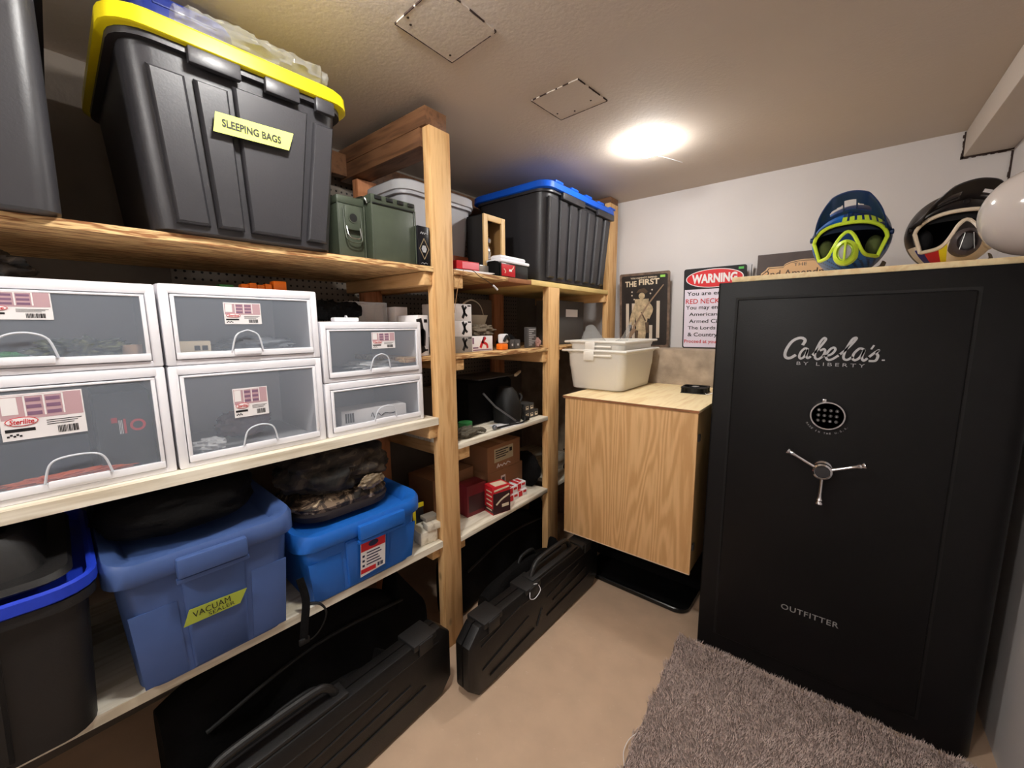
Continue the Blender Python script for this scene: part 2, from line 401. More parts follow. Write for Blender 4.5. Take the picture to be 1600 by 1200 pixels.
# ceiling lamps
for i, (x, y, e) in enumerate(LAMPS):
    t = thing('ceiling_light', ['lit round puck light on the ceiling in front of the white wall', 'round puck light on the ceiling above the drawer cabinets', 'round puck light on the ceiling farthest from the white wall'][i], 'ceiling light', (x, y, ZC))
    MB().lathe((0, 0, 0), (0, 0, -1), [(.052, 0), (.052, .008), (.048, .012), (.040, .012)]).build('base', M['white'], t)
    MB().lathe((0, 0, -.0085), (0, 0, -1), [(.056, 0), (.056, .016), (.048, .03), (.028, .040), (.001, .043)]).build(
        'diffuser', mat('lit_diffuser_%d' % i, (1, 1, 1, 1), .4, emit=(LAMP_COL[0], LAMP_COL[1], LAMP_COL[2], 1), es=e), t)
    if i == 0:
        MB().tube([(.03, .02, -.05), (.07, .10, -.052), (.105, .16, -.058)], .0014, smooth=5).build('pull_cord', M['white'], t)

# ------------------------------------------------------------------ wooden shelving
sh = thing('wooden_shelving_unit', 'tall shelving unit of wooden posts and boards along the left wall', 'shelving unit', (0, 0, 0))
def bd(name, m, x0, x1, y0, y1, z0, z1, bev=.002, lab=None):
    cx, cy, cz = (x0+x1)/2, (y0+y1)/2, (z0+z1)/2
    o = MB().box(x0-cx, x1-cx, y0-cy, y1-cy, z0-cz, z1-cz, bev).build(name, m, sh); o.location = (cx, cy, cz)
    if lab: o['label'] = lab
    return o
X0, XB = -1.18, -1.76
# posts
bd('post', M['lum_z'], -1.218, X0, 1.008, 1.105, 0, 2.055)
bd('post', M['lum_z'], -1.218, X0, 1.765, 1.868, 0, 1.55)
bd('post', M['lum_z'], -1.218, X0, 2.45, 2.565, 1.214, 2.112)
for y in (-.62,): bd('post', M['lum_z'], -1.265, -1.227-.01, y, y+.09, 0, 2.06)
M['lum_zd'] = wood('lumber_reddish', rgb(176, 112, 74), rgb(206, 142, 100), 2)
for y in (1.02, 1.90): bd('post', M['lum_zd'], -1.715, -1.675, y, y+.095, 0, 1.99)
# beams under the ceiling
bd('beam', M['lum_shaded'], -1.78, -1.19, 1.0, 1.10, 2.056, 2.118)
bd('beam', M['lum_shaded'], -1.78, -1.222, 1.0, 1.09, 1.992, 2.055)
bd('beam', M['lum_shaded'], -1.5, -1.18, 2.455, 2.56, 2.113, 2.148)
bd('beam', M['lum_shaded'], -1.76, -1.72, .45, 2.3, 2.0, 2.09)
# bearers carrying the boards
for (y0, y1, z0, z1, xf) in ((.968, 1.006, 1.503, 1.551, -1.19), (1.107, 1.165, 1.503, 1.551, -1.19), (1.107, 1.16, 1.176, 1.219, -1.19), (1.107, 1.18, .80, .852, -1.19),
                             (.968, 1.006, .925, .977, -1.19), (1.725, 1.763, 1.165, 1.219, -1.19), (.968, 1.006, .42, .468, -1.2), (1.107, 1.15, .40, .446, -1.2), (2.41, 2.448, 1.50, 1.551, -1.19), (1.87, 1.908, 1.165, 1.219, -1.2)):
    o = MB(); o.box(-.27, .27, -(y1-y0)/2, (y1-y0)/2, -(z1-z0)/2, (z1-z0)/2, .003)
    ob = o.build('bearer', M['lum_x'], sh); ob.location = (xf-.27, (y0+y1)/2, (z0+z1)/2)
# left bay boards follow the slightly skewed front line
def lboard(z1, z0, m, lab):
    for nm, mm in (('shelf_board', m),):
        ya, yb = -.75, 1.006
        q = [(-1.225+.045*ya, ya), (-1.18, 1.006), (XB, 1.006), (XB, ya)]
        b = MB(); e = .0015
        b.rings([[(x, y, z0) for x, y in q], [(x, y, z1) for x, y in q]])
        o = b.build(nm, mm, sh, smooth=0); o['label'] = lab
lboard(1.57, 1.552, M['ply_edge'], 'raw plywood top board of left bay')
lboard(1.004, .977, M['white_board'], 'whitewashed middle board of left bay')
lboard(.494, .468, M['white_board'], 'whitewashed bottom board of left bay')
# right bay boards
def rboard(y0, y1, z0, z1, m, lab, xf=X0):
    b = MB().box(XB-xf, 0, 0, y1-y0, z0-z1, 0, .0015); o = b.build('shelf_board', m, sh); o.location = (xf, y0, z1); o['label'] = lab
rboard(1.107, 1.44, 1.552, 1.57, M['ply_edge'], 'raw plywood top board of right bay')
rboard(1.441, 1.615, 1.55, 1.57, M['ply_brown'], 'dark brown strip in the top board')
rboard(1.616, 2.445, 1.55, 1.575, mat('pine_board', rgb(226, 196, 128), .6, var=.08, vscale=12), 'pale pine top board of right bay')
rboard(1.107, 1.763, 1.222, 1.24, M['ply_edge'], 'raw plywood second board of right bay')
rboard(.90, 1.107, 1.222, 1.24, M['ply_edge'], 'raw plywood board behind the tall post', xf=-1.225)
rboard(1.107, 1.763, .852, .873, M['white_board'], 'whitewashed third board of right bay')
rboard(1.107, 1.763, .446, .468, M['white_board'], 'whitewashed bottom board of right bay')
rboard(1.87, 2.38, .446, .468, M['white_board'], 'whitewashed bottom board beside plywood box', xf=-1.185)
rboard(1.87, 2.38, 1.222, 1.24, M['ply_edge'], 'raw plywood board behind the white tubs')

# ------------------------------------------------------------------ totes
def tote_body(w0, d0, w1, d1, h, r=.04, ribs=(), rimw=.012, name='body', m=None, t=None, rimh=.02, inset=0, open_top=False):
    """front edge at y=0 on top; centred in x; tapers to w0,d0 at the bottom"""
    b = MB(); cy = d1/2
    def ring(z, w, d, rr=r): return rrect(-w/2, w/2, cy-d/2, cy+d/2, rr, z)
    rs = [ring(0, w0-.02, d0-.02), ring(.006, w0, d0)]
    for k in range(1, 8):
        a = k/7; rs.append(ring(.006+(h-.006)*a, w0+(w1-w0)*a, d0+(d1-d0)*a))
    rs += [ring(h, w1+rimw*2, d1+rimw*2), ring(h-rimh, w1+rimw*2, d1+rimw*2)][::1] if False else []
    b.rings(rs, True, not open_top)
    # rim band
    ro = [rrect(-w1/2-rimw, w1/2+rimw, -rimw, d1+rimw, r+rimw, z) for z in (h-rimh, h)]
    ri = [rrect(-w1/2+.002, w1/2-.002, .002, d1-.002, r, z) for z in (h, h-rimh)]
    b.rings([ro[0], ro[1], ri[0], ri[1]], False, False)
    b.rings([ri[1], ro[0]], False, False)
    for rb in ribs:   # raised panels on the front: x0,x1 (top), x0b,x1b(bottom), z0,z1, depth
        x0, x1, xb0, xb1, z0, z1, dp = rb
        def P(x, z, out): 
            a = z/h; y = cy-(d0+(d1-d0)*a)/2
            return (x, y-out, z)
        q = [(xb0, z0), (xb1, z0), (x1, z1), (x0, z1)]; e = .006
        qi = [(xb0+e, z0+e), (xb1-e, z0+e), (x1-e, z1-e), (x0+e, z1-e)]
        b.rings([[P(x, z, -.003) for x, z in q], [P(x, z, dp*.4) for x, z in q], [P(x, z, dp) for x, z in qi]])
    return b.build(name, m, t, smooth=40)
def lid(w, d, h0, h1, m, t, r=.05, over=.016, crown=.008, name='lid', inset=None, cy=None):
    b = MB(); o = over; cyy = d/2 if cy is None else cy
    rr = lambda ww, z, q: rrect(-w/2-ww, w/2+ww, cyy-d/2-ww, cyy+d/2+ww, q, z)
    if inset:
        b.rings([rr(o-.002, h0, r+o), rr(o, h0+.003, r+o), rr(o, h1-.005, r+o), rr(o-.006, h1, r+o), rr(-inset, h1, r), rr(-inset-.012, h1-crown, r), ], True, True)
    else:
        b.rings([rr(o-.002, h0, r+o), rr(o+.002, h0+.003, r+o), rr(o, h1-.006, r+o), rr(o-.006, h1, r+o), rr(-.03, h1+.001, r), rr(-.045, h1+crown, r*.8)], True, True)
    return b.build(name, m, t, smooth=40)

# big black tote, yellow lid
t = thing('storage_tote', 'large black tote with yellow lid and SLEEPING BAGS tape label', 'storage bin', LB(.432, .045, 1.571), LR)
tote_body(.40, .50, .455, .56, .392, .05, m=M['black_pl'], t=t, rimw=.014, ribs=[
    (-.11, -.045, -.085, -.03, .02, .33, .016), (-.035, .135, -.015, .105, .02, .345, .014), (-.19, -.125, -.165, -.10, .02, .33, .012), (.15, .205, .12, .175, .02, .33, .012)])
lid(.475, .58, .385, .424, M['yellow'], t, over=.016, cy=.28)
for x0, x1 in ((-.12, -.02), (.03, .11), (.15, .20)):   # clips of the rim under the lid
    MB().box(x0, x1, -.026, -.008, .352, .386, .004).build('rim_clip', M['black_pl'], t)
lb = MB(); lb.poly([(-.086, .226), (.075, .232), (.088, .275), (-.079, .269)], -.0006, .0002)
ta = lb.build('tape_label', M['tape'], t, smooth=0); ta.location = (0, -.003, 0); ta.rotation_euler = (math.radians(3.6), 0, 0)
text('SLEEPING BAGS', -.068, .241, .125, .017, M['ink'], ta, y=-.0016, bold=.03)
MB().lathe((.055, .012, .115), (0, -1, 0), [(.008, 0), (.008, .003), (.005, .004), (.003, .002)], seg=16).build('plug', M['black_pl2'], t)

# neighbour black tote at the left end
t = thing('storage_tote', 'black tote cut off at the left end of the top shelf', 'storage bin', LB(-.158, .04, 1.571), LR)
tote_body(.50, .53, .515, .55, .425, .035, m=M['black_pl'], t=t, ribs=[(.06, .16, .06, .15, .02, .34, .012), (-.1, .03, -.1, .03, .02, .34, .012)])
lid(.50, .55, .420, .45, M['black_pl2'], t)

# blue-lid black tote
t = thing('storage_tote', 'black ribbed tote with bright blue lid at the far end of top shelf', 'storage bin', RB(2.05, .03, 1.576), 90)
rb = [(-.335+i*.098, -.27+i*.098, -.31+i*.091, -.254+i*.091, .02, .40, .016) for i in range(7)]
tote_body(.655, .40, .725, .46, .44, .06, m=M['black_pl'], t=t, ribs=rb)
lid(.735, .475, .432, .468, M['blue'], t, over=.018, cy=.23)
b = MB()
for i in range(5): b.box(-.30+i*.15, -.23+i*.15, -.02, .05, .468, .480, .004)
b.build('lid_ridges', M['blue'], t)
for x0, x1 in ((-.24, -.02), (.14, .34)): MB().box(x0, x1, -.028, -.006, .40, .434, .005).build('rim_clip', M['black_pl'], t)

# plastic bag roll and blue lid on the yellow lid
def crumple(p, q, r, seed, name, m, parent=None, seg=22, n=40, amp=.35, flat=.6):
    p = Vector(p); q = Vector(q); rs = []
    for i in range(n+1):
        a = i/n; c = p.lerp(q, a); ring = []
        for k in range(seg):
            th = 2*math.pi*k/seg; d = Vector((0, math.cos(th), math.sin(th)*flat))
            nn = noise.noise(Vector((a*9+seed, math.cos(th)*2.2, math.sin(th)*2.2)))
            n2 = noise.noise(Vector((a*30+seed, math.cos(th)*6, math.sin(th)*6)))
            rr = r*(1+amp*nn+amp*.5*n2)*(1.0 if .05 < a < .95 else .72)
            ring.append(c+d*rr)
        rs.append(ring)
    return MB().rings(rs).build(name, m, parent, smooth=25)
o = crumple((-.165, 0, 0), (.165, 0, 0), .043, 3, 'plastic_bag', M['film'])
tag(o, 'long clear plastic bag rolled up along the front of the yellow lid', 'plastic bag', loc=LB(.47, .012, 2.032), rot=LR)
t = thing('tote_lid', 'dark blue plastic lid lying on top of the yellow lid', 'lid', LB(.352, -.075, 2.008), LR)
b = MB(); b.rings([rrect(-.09, .09, 0, .26, .05, 0), rrect(-.098, .098, -.006, .27, .05, .008), rrect(-.105, .105, -.012, .275, .05, .09), rrect(-.10, .10, -.006, .27, .05, .102), rrect(-.075, .075, .02, .24, .04, .098)])
b.build('panel', M['navy'], t)
MB().tube([(-.06, -.0115, .08), (0, -.012, .08), (.06, -.0115, .08)], .003).build('rim', M['navy'], t)

# ------------------------------------------------------------------ ammo cans
def ammo(label, loc, rot, w, d, h):
    t = thing('ammunition_can', label, 'ammo can', loc, rot, 'ammo cans on the top shelf')
    b = MB().box(0, w, 0, d, 0, h*.86, .005)
    b.box(.002, w-.002, .002, d-.002, .004, h*.84, .003)
    b.tube([(-.001, -.001, .005), (-.001, -.001, h*.85)], .0025, 6); b.tube([(w+.001, -.001, .005), (w+.001, -.001, h*.85)], .0025, 6)
    b.build('body', M['olive'], t)
    l = MB().box(-.003, w+.003, -.003, d+.003, h*.84, h*.97, .006)
    l.box(.012, w-.012, .02, d-.02, h*.965, h*.985, .004); l.build('lid', M['olive'], t)
    return t, w, d, h
t, w_, d_, h_ = ammo('olive steel ammo can seen end-on with its latch beside the big black tote', LB(.682, -.045, 1.571), LR, .086, .28, .195)
la = MB().box(.016, .068, -.014, -.004, .085, .158, .004); la.cyl((.042, -.016, .122), (.042, -.013, .122), .0165, seg=20); la = la.build('latch', M['olive'], t)
MB().cyl((.042, -.0168, .122), (.042, -.0158, .122), .0125, seg=20).build('latch_hole', M['groove'], la)
MB().tube([(.014, -.008, .15), (.014, -.014, .08), (.022, -.02, .05), (.062, -.02, .05), (.07, -.014, .08), (.07, -.008, .15)], .0022, smooth=4).build('bail', M['olive'], t)
MB().tube([(.02, -.012, .095), (.024, -.022, .062), (.06, -.022, .062), (.064, -.012, .095)], .002, smooth=4).build('bail', M['steel'], t)
t, w_, d_, h_ = ammo('olive steel ammo can turned broadside next to the tall post', LB(.782, -.02, 1.571), LR, .165, .14, .215)
b = MB()
for i in range(4): b.box(.01+i*.042, .034+i*.042, -.008, 0, .192, .204, .002)
b.build('hinge', M['groove'], t)
MB().box(.002, .163, -.004, -.002, .178, .181, .0005).build('seam', M['groove'], t)
MB().tube([(-.004, .02, .18), (-.012, .03, .20), (-.012, .11, .20), (-.004, .12, .18)], .0025, smooth=4).build('bail', M['steel'], t)
# little black gift box with diamond
t = thing('gift_box', 'small black carton with a silver diamond, standing against the tall post', 'carton', LB(.948, -.008, 1.571), LR)
MB().box(0, .052, 0, .06, 0, .136, .001).build('body', mat('glossy_black_card', rgb(18, 18, 24), .25), t)
b = MB()
dm = [(.026, .022), (.046, .058), (.026, .094), (.006, .058)]
for i in range(4): b.stroke([dm[i], dm[(i+1) % 4]], .0018, smooth=0)
b.build('diamond_outline', mat('bronze_print', rgb(150, 130, 100), .4), t, smooth=0)
MB().poly([(.026+.011*math.cos(a), .058+.0135*math.sin(a)) for a in [math.pi*2*k/6 for k in range(6)]], -.0012, .0001).build('picture', M['silver'], t, smooth=0)
b = MB(); b.stroke([(.012, .110), (.017, .116), (.020, .109), (.025, .115), (.029, .109), (.034, .114), (.040, .111)], .0016); b.stroke([(.012, .007), (.018, .010), (.024, .006), (.030, .010), (.038, .007)], .0014); b.build('script_print', M['silver'], t, smooth=0)

# grey tote with glossy clear lid behind
t = thing('storage_tote', 'translucent grey tote with a glossy lid behind the display box', 'storage bin', RB(1.24, -.21, 1.571), 90)
tote_body(.34, .21, .40, .25, .33, .05, m=mat('frosted_grey', rgb(176, 176, 182), .4), t=t)
lid(.40, .25, .322, .365, mat('glossy_translucent_lid', rgb(196, 196, 200), .12), t, crown=.02)
MB().box(-.05, .17, -.006, .012, .03, .10, .002).build('contents_stripe', mat('rust_stripe', rgb(150, 80, 50), .6), t)

# display box with wooden front frame
t = thing('display_box', 'black display box with a pale wood window frame on the top shelf', 'display box', RB(1.392, -.10, 1.571), 90)
b = MB(); W, H_, D = .148, .282, .108
b.box(0, .004, 0.01, D, 0, H_, .001); b.box(W-.004, W, .01, D, 0, H_, .001); b.box(0, W, .01, D, H_-.004, H_, .001); b.box(0, W, .01, D, 0, .004, .001); b.box(0, W, D-.004, D, 0, H_, .001)
b.build('case', mat('matt_black_card', rgb(24, 22, 22), .8), t)
b = MB(); fw = .026
b.box(0, fw, 0, .01, 0, H_, .001); b.box(W-fw, W, 0, .01, 0, H_, .001); b.box(fw, W-fw, 0, .01, 0, fw, .001); b.box(fw, W-fw, 0, .01, H_-fw, H_, .001)
b.build('frame', M['brownbox'], t)
MB().box(.006, W-.006, .02, D-.006, .0045, .03, .001).build('inner_base', M['brownbox'], t)
b = MB(); b.box(.005, W-.005, D-.008, D-.005, .03, H_-.005); b.box(W-.008, W-.005, .012, D-.008, .03, H_-.005); b.build('lining', mat('brown_lining', rgb(150, 112, 66), .7), t, smooth=0)
o = MB().lathe((0, 0, 0), (0, 0, 1), [(.03, 0), (.03, .01), (.018, .02), (.022, .06), (.026, .09), (.02, .115), (.012, .125), (.024, .135), (.026, .15), (.018, .165), (.001, .175)], seg=24)
o = o.build('trophy', M['chrome'])
tag(o, 'small silver figurine inside the wood-framed display box', 'figurine', loc=RB(1.392+.062, -.146, 1.602))

# black box with white lid, red end
t = thing('utility_box', 'small black box with white lid and a red label at the front of top shelf', 'box', RB(1.40, -.01, 1.571), 90)
MB().box(0, .205, 0, .082, 0, .062, .006).build('body', mat('smoky_black', rgb(26, 28, 26), .25), t)
b = MB().box(-.004, .21, -.004, .086, .0625, .078, .006); b.box(.01, .197, .008, .076, .076, .098, .012); b.build('lid', M['white'], t)
MB().box(0.004, .10, -.0015, 0, .004, .056, .0005).build('label', M['red'], t)
MB().box(.055, .075, -.0025, -.0015, .026, .036, .0003).build('label_patch', M['paper'], t)
b = MB(); b.stroke([(.02, .034), (.03, .026), (.026, .018)], .004, y0=-.0028, y1=-.0014); b.stroke([(.075, .036), (.084, .042), (.088, .05)], .004, y0=-.0028, y1=-.0014); b.build('label_marks', M['cream'], t, smooth=0)
t = thing('carton', 'flat red and pink carton beside the tall post on top shelf', 'carton', RB(1.16, -.04, 1.583), 84)
b = MB().box(0, .12, 0, .09, 0, .034, .001); b.build('body', M['red'], t)
MB().box(.03, .118, -.0012, 0, .004, .03, .0003).build('label', mat('rose_label', rgb(232, 130, 140), .5), t)
t = thing('card_stack', 'thin stack of white cards under the red carton on top shelf', 'card stack', RB(1.13, -.02, 1.571), 88)
for k in range(3): MB().box(.0+k*.01, .20+k*.02, .002*k, .12, .0035*k, .0035*k+.003, .0005).build('card', M['paper'], t)
t = thing('plastic_case', 'clear grey plastic box between red carton and white-lidded box', 'plastic box', RB(1.295, -.05, 1.571), 90)
MB().box(0, .07, 0, .09, 0, .045, .004).build('body', mat('smoke_plastic', rgb(150, 140, 130), .2), t)
t = thing('black_pouch', 'little black block leaning on the white-lidded box', 'pouch', RB(1.363, -.012, 1.571), 90)
MB().box(0, .03, 0, .05, 0, .065, .006).build('body', M['black_cloth'], t)
# cord hanging over the front edge
t = thing('cord', 'thin black cord with a white tip hanging off the top shelf edge', 'cord', RB(1.13, .004, 1.574), 90)
MB().tube([(.0, .02, .004), (.04, .008, .003), (.07, -.008, 0), (.10, -.012, -.018), (.15, -.012, -.035), (.185, -.012, -.05)], .0014, smooth=5).build('wire', M['rubber'], t)
MB().cyl((.188, -.012, -.05), (.215, -.012, -.066), .004, seg=10).build('tip', M['white'], t)
MB().tube([(.02, -.008, 0), (-.01, -.01, -.05), (-.03, -.014, -.11), (-.045, -.016, -.17)], .001, smooth=5).build('wire', mat('tan_string', rgb(150, 110, 70), .7), t)

# ------------------------------------------------------------------ drawer modules
def bars(mb, x, z, w, h, n, seed, y0=-.0012, y1=.0002):
    r = random.Random(seed)
    for i in range(n):
        bw = w/n*(.35+.5*r.random()); mb.box(x+w*i/n, x+w*i/n+bw, y0, y1, z, z+h)
def sticker(parent, x, z, w, h, style):
    s = MB().box(x, x+w, -.0005, .0003, z, z+h).build('sticker', M['paper'], parent, smooth=0)
    s.location = (0, -.0012, 0)
    b = MB(); b.mi = 0; b.box(x+.002, x+w-.002, -.0009, -.0004, z+h*.45, z+h-.002); b.build('picture', M['pink'], s, smooth=0)
    b = MB()
    for c in (.32, .55):
        for r in range(3): b.box(x+w*c, x+w*(c+.17), -.0013, -.0008, z+h*(.52+.15*r), z+h*(.60+.15*r))
    b.build('pictured_shelves', M['mauve'], s, smooth=0)
    b = MB(); b.box(x+w*.04, x+w*.22, -.0013, -.0008, z+h*.56, z+h*.93)
    for c in (.29, .515, .74): b.box(x+w*c, x+w*(c+.022), -.0014, -.0008, z+h*.5, z+h*.97)
    b.box(x+w*.04, x+w*.76, -.0014, -.0008, z+h*.945, z+h*.97)
    b.build('picture_highlights', M['paper'], s, smooth=0)
    n = 18; cx, cz = x+w*.24, z+h*.40
    b = MB(); b.poly([(cx+w*.19*math.cos(2*math.pi*k/n), cz+h*.10*math.sin(2*math.pi*k/n)) for k in range(n)], -.0017, -.0004); b.build('logo_oval', M['red'], s, smooth=0)
    b = MB(); b.poly([(cx+w*.178*math.cos(2*math.pi*k/n), cz+h*.085*math.sin(2*math.pi*k/n)) for k in range(n)], -.0020, -.0004); b.build('logo_field', M['paper'], s, smooth=0)
    text('Sterilite', cx-w*.14, cz-h*.055, w*.28, h*.11, M['red'], s, y=-.0024, shear=.2, bold=.02)
    b = MB(); b.box(x+w*.04, x+w*.38, -.0009, -.0004, z+h*.18, z+h*.25); bars(b, x+w*.64, z+h*.06, w*.26, h*.16, 14, 3, -.0009, -.0004)
    for k in range(5): b.box(x+w*.05+k*w*.035, x+w*.08+k*w*.035, -.0009, -.0004, z+h*(.07+.03*(k % 2)), z+h*(.11+.03*(k % 2)))
    for k in range(3): b.box(x+w*.52, x+w*(.95-.05*k), -.0009, -.0004, z+h*(.36-.045*k), z+h*(.375-.045*k))
    b.build('print', M['ink'], s, smooth=0)
def drawer_module(label, y, z, w, h, st, hw, hx, bot=.03, top=.022, side=.024, dep=.36, off=-.03, group='stacked drawer cabinets'):
    t = thing('drawer_cabinet', label, 'drawer cabinet', LB(y, off, z), LR, group)
    b = MB()
    # outer shell with open front
    b.box(0, w, .02, dep, h-.004, h, .001); b.box(0, w, .02, dep, 0, .004, .001); b.box(0, .004, .02, dep, 0, h, .001); b.box(w-.004, w, .02, dep, 0, h, .001)
    b.box(0, w, dep-.004, dep, 0, h, .001)
    b.box(0, side*.8, 0, .022, 0, h, .004); b.box(w-side*.8, w, 0, .022, 0, h, .004); b.box(side*.5, w-side*.5, 0, .022, h-top, h, .004); b.box(side*.5, w-side*.5, 0.002, .022, 0, bot*.45, .003)
    b.build('frame', M['white'], t)
    x0, x1, z0, z1 = side*.85, w-side*.85, bot*.5, h-top-.002
    dr = MB()
    # tray of the drawer with a clear window panel
    dr.mi = 0
    dr.box(x0, x1, -.004, .006, z0, z0+bot*.55, .002)
    dr.box(x0, x0+.008, -.003, .006, z0, z1, .002); dr.box(x1-.008, x1, -.003, .006, z0, z1, .002); dr.box(x0, x1, -.003, .006, z1-.005, z1, .0015)
    d = dr.build('drawer', M['white'], t)
    MB().box(x0+.008, x1-.008, -.001, .001, z0+bot*.5, z1-.005, .0004).build('window', M['frost'], d)
    bx = MB(); bx.box(x0+.006, x1-.006, .01, dep-.02, z0, z0+.003, .001); bx.build('tray', M['grey'], d)
    hh = min(.052, h*.26); zb = z0+bot*.55
    hb = MB(); hb.tube([(hx-hw/2, -.006, zb), (hx-hw/2+.01, -.012, zb+hh*.75), (hx-hw/2+.03, -.014, zb+hh), (hx+hw/2-.03, -.014, zb+hh), (hx+hw/2-.01, -.012, zb+hh*.75), (hx+hw/2, -.006, zb)], .0022, smooth=4)
    hb.build('handle', mat('clear_handle', rgb(214, 218, 226), .2), d)
    MB().box(hx-hw/2+.004, hx+hw/2-.004, -.009, -.002, zb-.012, zb+.004, .003).build('finger_pull', M['white'], d)
    if st: sticker(t, *st, 0)
    return t
Zs = 1.0042
WL = .372
drawer_module('lower left white drawer cabinet with large label and dark contents', -.148, Zs, WL, .258, (.117, .13, .115, .092), .10, .21)
drawer_module('upper left white drawer cabinet holding green foliage and a tan roll', -.148, Zs+.2595, WL, .190, (.11, .108, .10, .055), .085, .165)
drawer_module('lower middle white drawer cabinet with a small clear bag inside', .229, Zs, .362, .257, (.125, .11, .082, .078), .085, .18)
drawer_module('upper middle white drawer cabinet with a small white box inside', .229, Zs+.2585, .362, .195, (.125, .10, .085, .055), .072, .17)
drawer_module('lower small white drawer cabinet holding a long white carton', .597, Zs, .366, .174, None, .085, .20, off=-.03, side=.02)
drawer_module('upper small white drawer cabinet beneath the white cord winder', .597, Zs+.1755, .366, .190, (.165, .10, .088, .055), .075, .19, off=-.03, side=.02)
# contents of the drawers
def inbox(name, label, cat, y, off, z, w, d, h, m, rot=0, bev=.002):
    return tag(MB().box(0, w, 0, d, 0, h, bev).build(name, m), label, cat, loc=LB(y, off, z), rot=LR+rot)
t = thing('small_carton', 'small white printed carton inside the upper middle drawer', 'carton', LB(.262, -.06, Zs+.2585+.022), LR)
MB().box(0, .065, 0, .05, 0, .035, .001).build('body', M['cream'], t)
b = MB(); b.box(.03, .042, -.0008, 0, .012, .024); b.box(.046, .058, -.0008, 0, .012, .024); b.build('print', M['ink'], t, smooth=0)
t = thing('long_carton', 'long white carton with handwriting lying in the lower small drawer', 'carton', LB(.665, -.075, Zs+.02), LR-9)
MB().box(0, .23, 0, .09, 0, .05, .001).build('body', M['paper'], t)
b = MB(); bars(b, .012, .008, .03, .032, 4, 5); b.stroke([(.10, .02), (.105, .032), (.112, .014), (.125, .028), (.135, .018), (.15, .026), (.17, .022), (.19, .024)], .0022); b.build('print', M['ink'], t, smooth=0)
def blob(name, c, rx, ry, rz, seed, amp, freq, m, nu=48, nv=28, flatb=None, p=2.0):
    def fn(d): return ((abs(d.x)**p+abs(d.y)**p+abs(d.z)**p)**(-1/p))*(1)*(1+amp*noise.noise(d*freq+Vector((seed, 0, 0)))+amp*.5*noise.noise(d*freq*2.7+Vector((seed, 5, 0))))
    b = MB().ball(c, rx, ry, rz, nu, nv, fn)
    if flatb is not None: b.v = [(x, y, max(z, flatb)) for x, y, z in b.v]
    return b.build(name, m, None, smooth=60)
def cloth(name, label, cat, loc, rot, rx, ry, rz, seed, amp, freq, m, **k):
    return tag(blob(name, (0, 0, rz), rx, ry, rz, seed, amp, freq, m, flatb=0, **k), label, cat, loc=loc, rot=rot)
cloth('folded_bag', 'crumpled clear bag inside the upper small drawer', 'plastic bag', LB(.82, -.12, Zs+.1755+.02), LR, .10, .05, .016, 4, .5, 3, mat('cloudy_plastic', rgb(214, 214, 216), .4))
cloth('plastic_pouch', 'small clear pouch in the corner of the lower middle drawer', 'plastic bag', LB(.305, -.08, Zs+.02), LR, .035, .03, .018, 9, .4, 3, mat('cloudy_plastic', rgb(214, 214, 216), .4))
cloth('plastic_foliage', 'bundle of green leaves and straps inside the upper left drawer', 'foliage', LB(.10, -.09, Zs+.2595+.02), LR, .07, .045, .022, 14, .6, 4, M['camo_gr'])
tag(MB().cyl((0, 0, 0), (0, 0, .032), .018, seg=20).build('tape_roll', mat('tan_roll', rgb(178, 146, 120), .6), None), 'tan roll beside the leaves inside the upper left drawer', 'roll', loc=LB(.178, -.07, Zs+.2595+.02), rot=0)
cloth('green_cloth', 'bright green item at the left edge of the upper left drawer', 'cloth', LB(-.01, -.08, Zs+.2595+.02), LR, .03, .03, .012, 2, .3, 3, M['green'])
cloth('orange_strap', 'orange strap lying on the bottom of the lower left drawer', 'strap', LB(.05, -.06, Zs+.024), LR, .09, .02, .008, 21, .5, 5, mat('orange_red_webbing', rgb(206, 96, 60), .7))
t = thing('black_carton', 'black carton with red printing inside the lower left drawer', 'carton', LB(.10, -.06, Zs+.019), LR)
MB().box(0, .095, 0, .18, 0, .185, .001).build('body', mat('matt_black_card2', rgb(30, 32, 38), .7), t)
b = MB(); n = 20
b.rings([[(.068+.014*math.cos(2*math.pi*k/n), -.001, .105+.014*math.sin(2*math.pi*k/n)) for k in range(n)], [(.068+.009*math.cos(2*math.pi*k/n), -.001, .105+.009*math.sin(2*math.pi*k/n)) for k in range(n)]], False, False)
b.box(.024, .034, -.001, 0, .115, .127); b.box(.044, .048, -.001, 0, .088, .122); b.build('emblem', M['red'], t, smooth=0)
b = MB(); bars(b, .036, .088, .007, .032, 3, 4); b.build('print', M['paper'], t, smooth=0)
inbox('dark_box', 'dark blue box behind the orange strap in the lower left drawer', 'box', -.05, -.12, Zs+.019, .14, .15, .09, mat('slate_cloth', rgb(40, 44, 62), .8))
cloth('maroon_cloth', 'maroon cloth at the back of the lower middle drawer', 'cloth', LB(.42, -.20, Zs+.02), LR, .07, .05, .04, 31, .3, 3, mat('maroon_cloth', rgb(96, 40, 54), .8))
cloth('grey_fabric', 'grey folded fabric inside the upper middle drawer', 'cloth', LB(.46, -.15, Zs+.2585+.02), LR, .10, .06, .022, 35, .3, 3, mat('grey_fabric', rgb(130, 134, 140), .8))

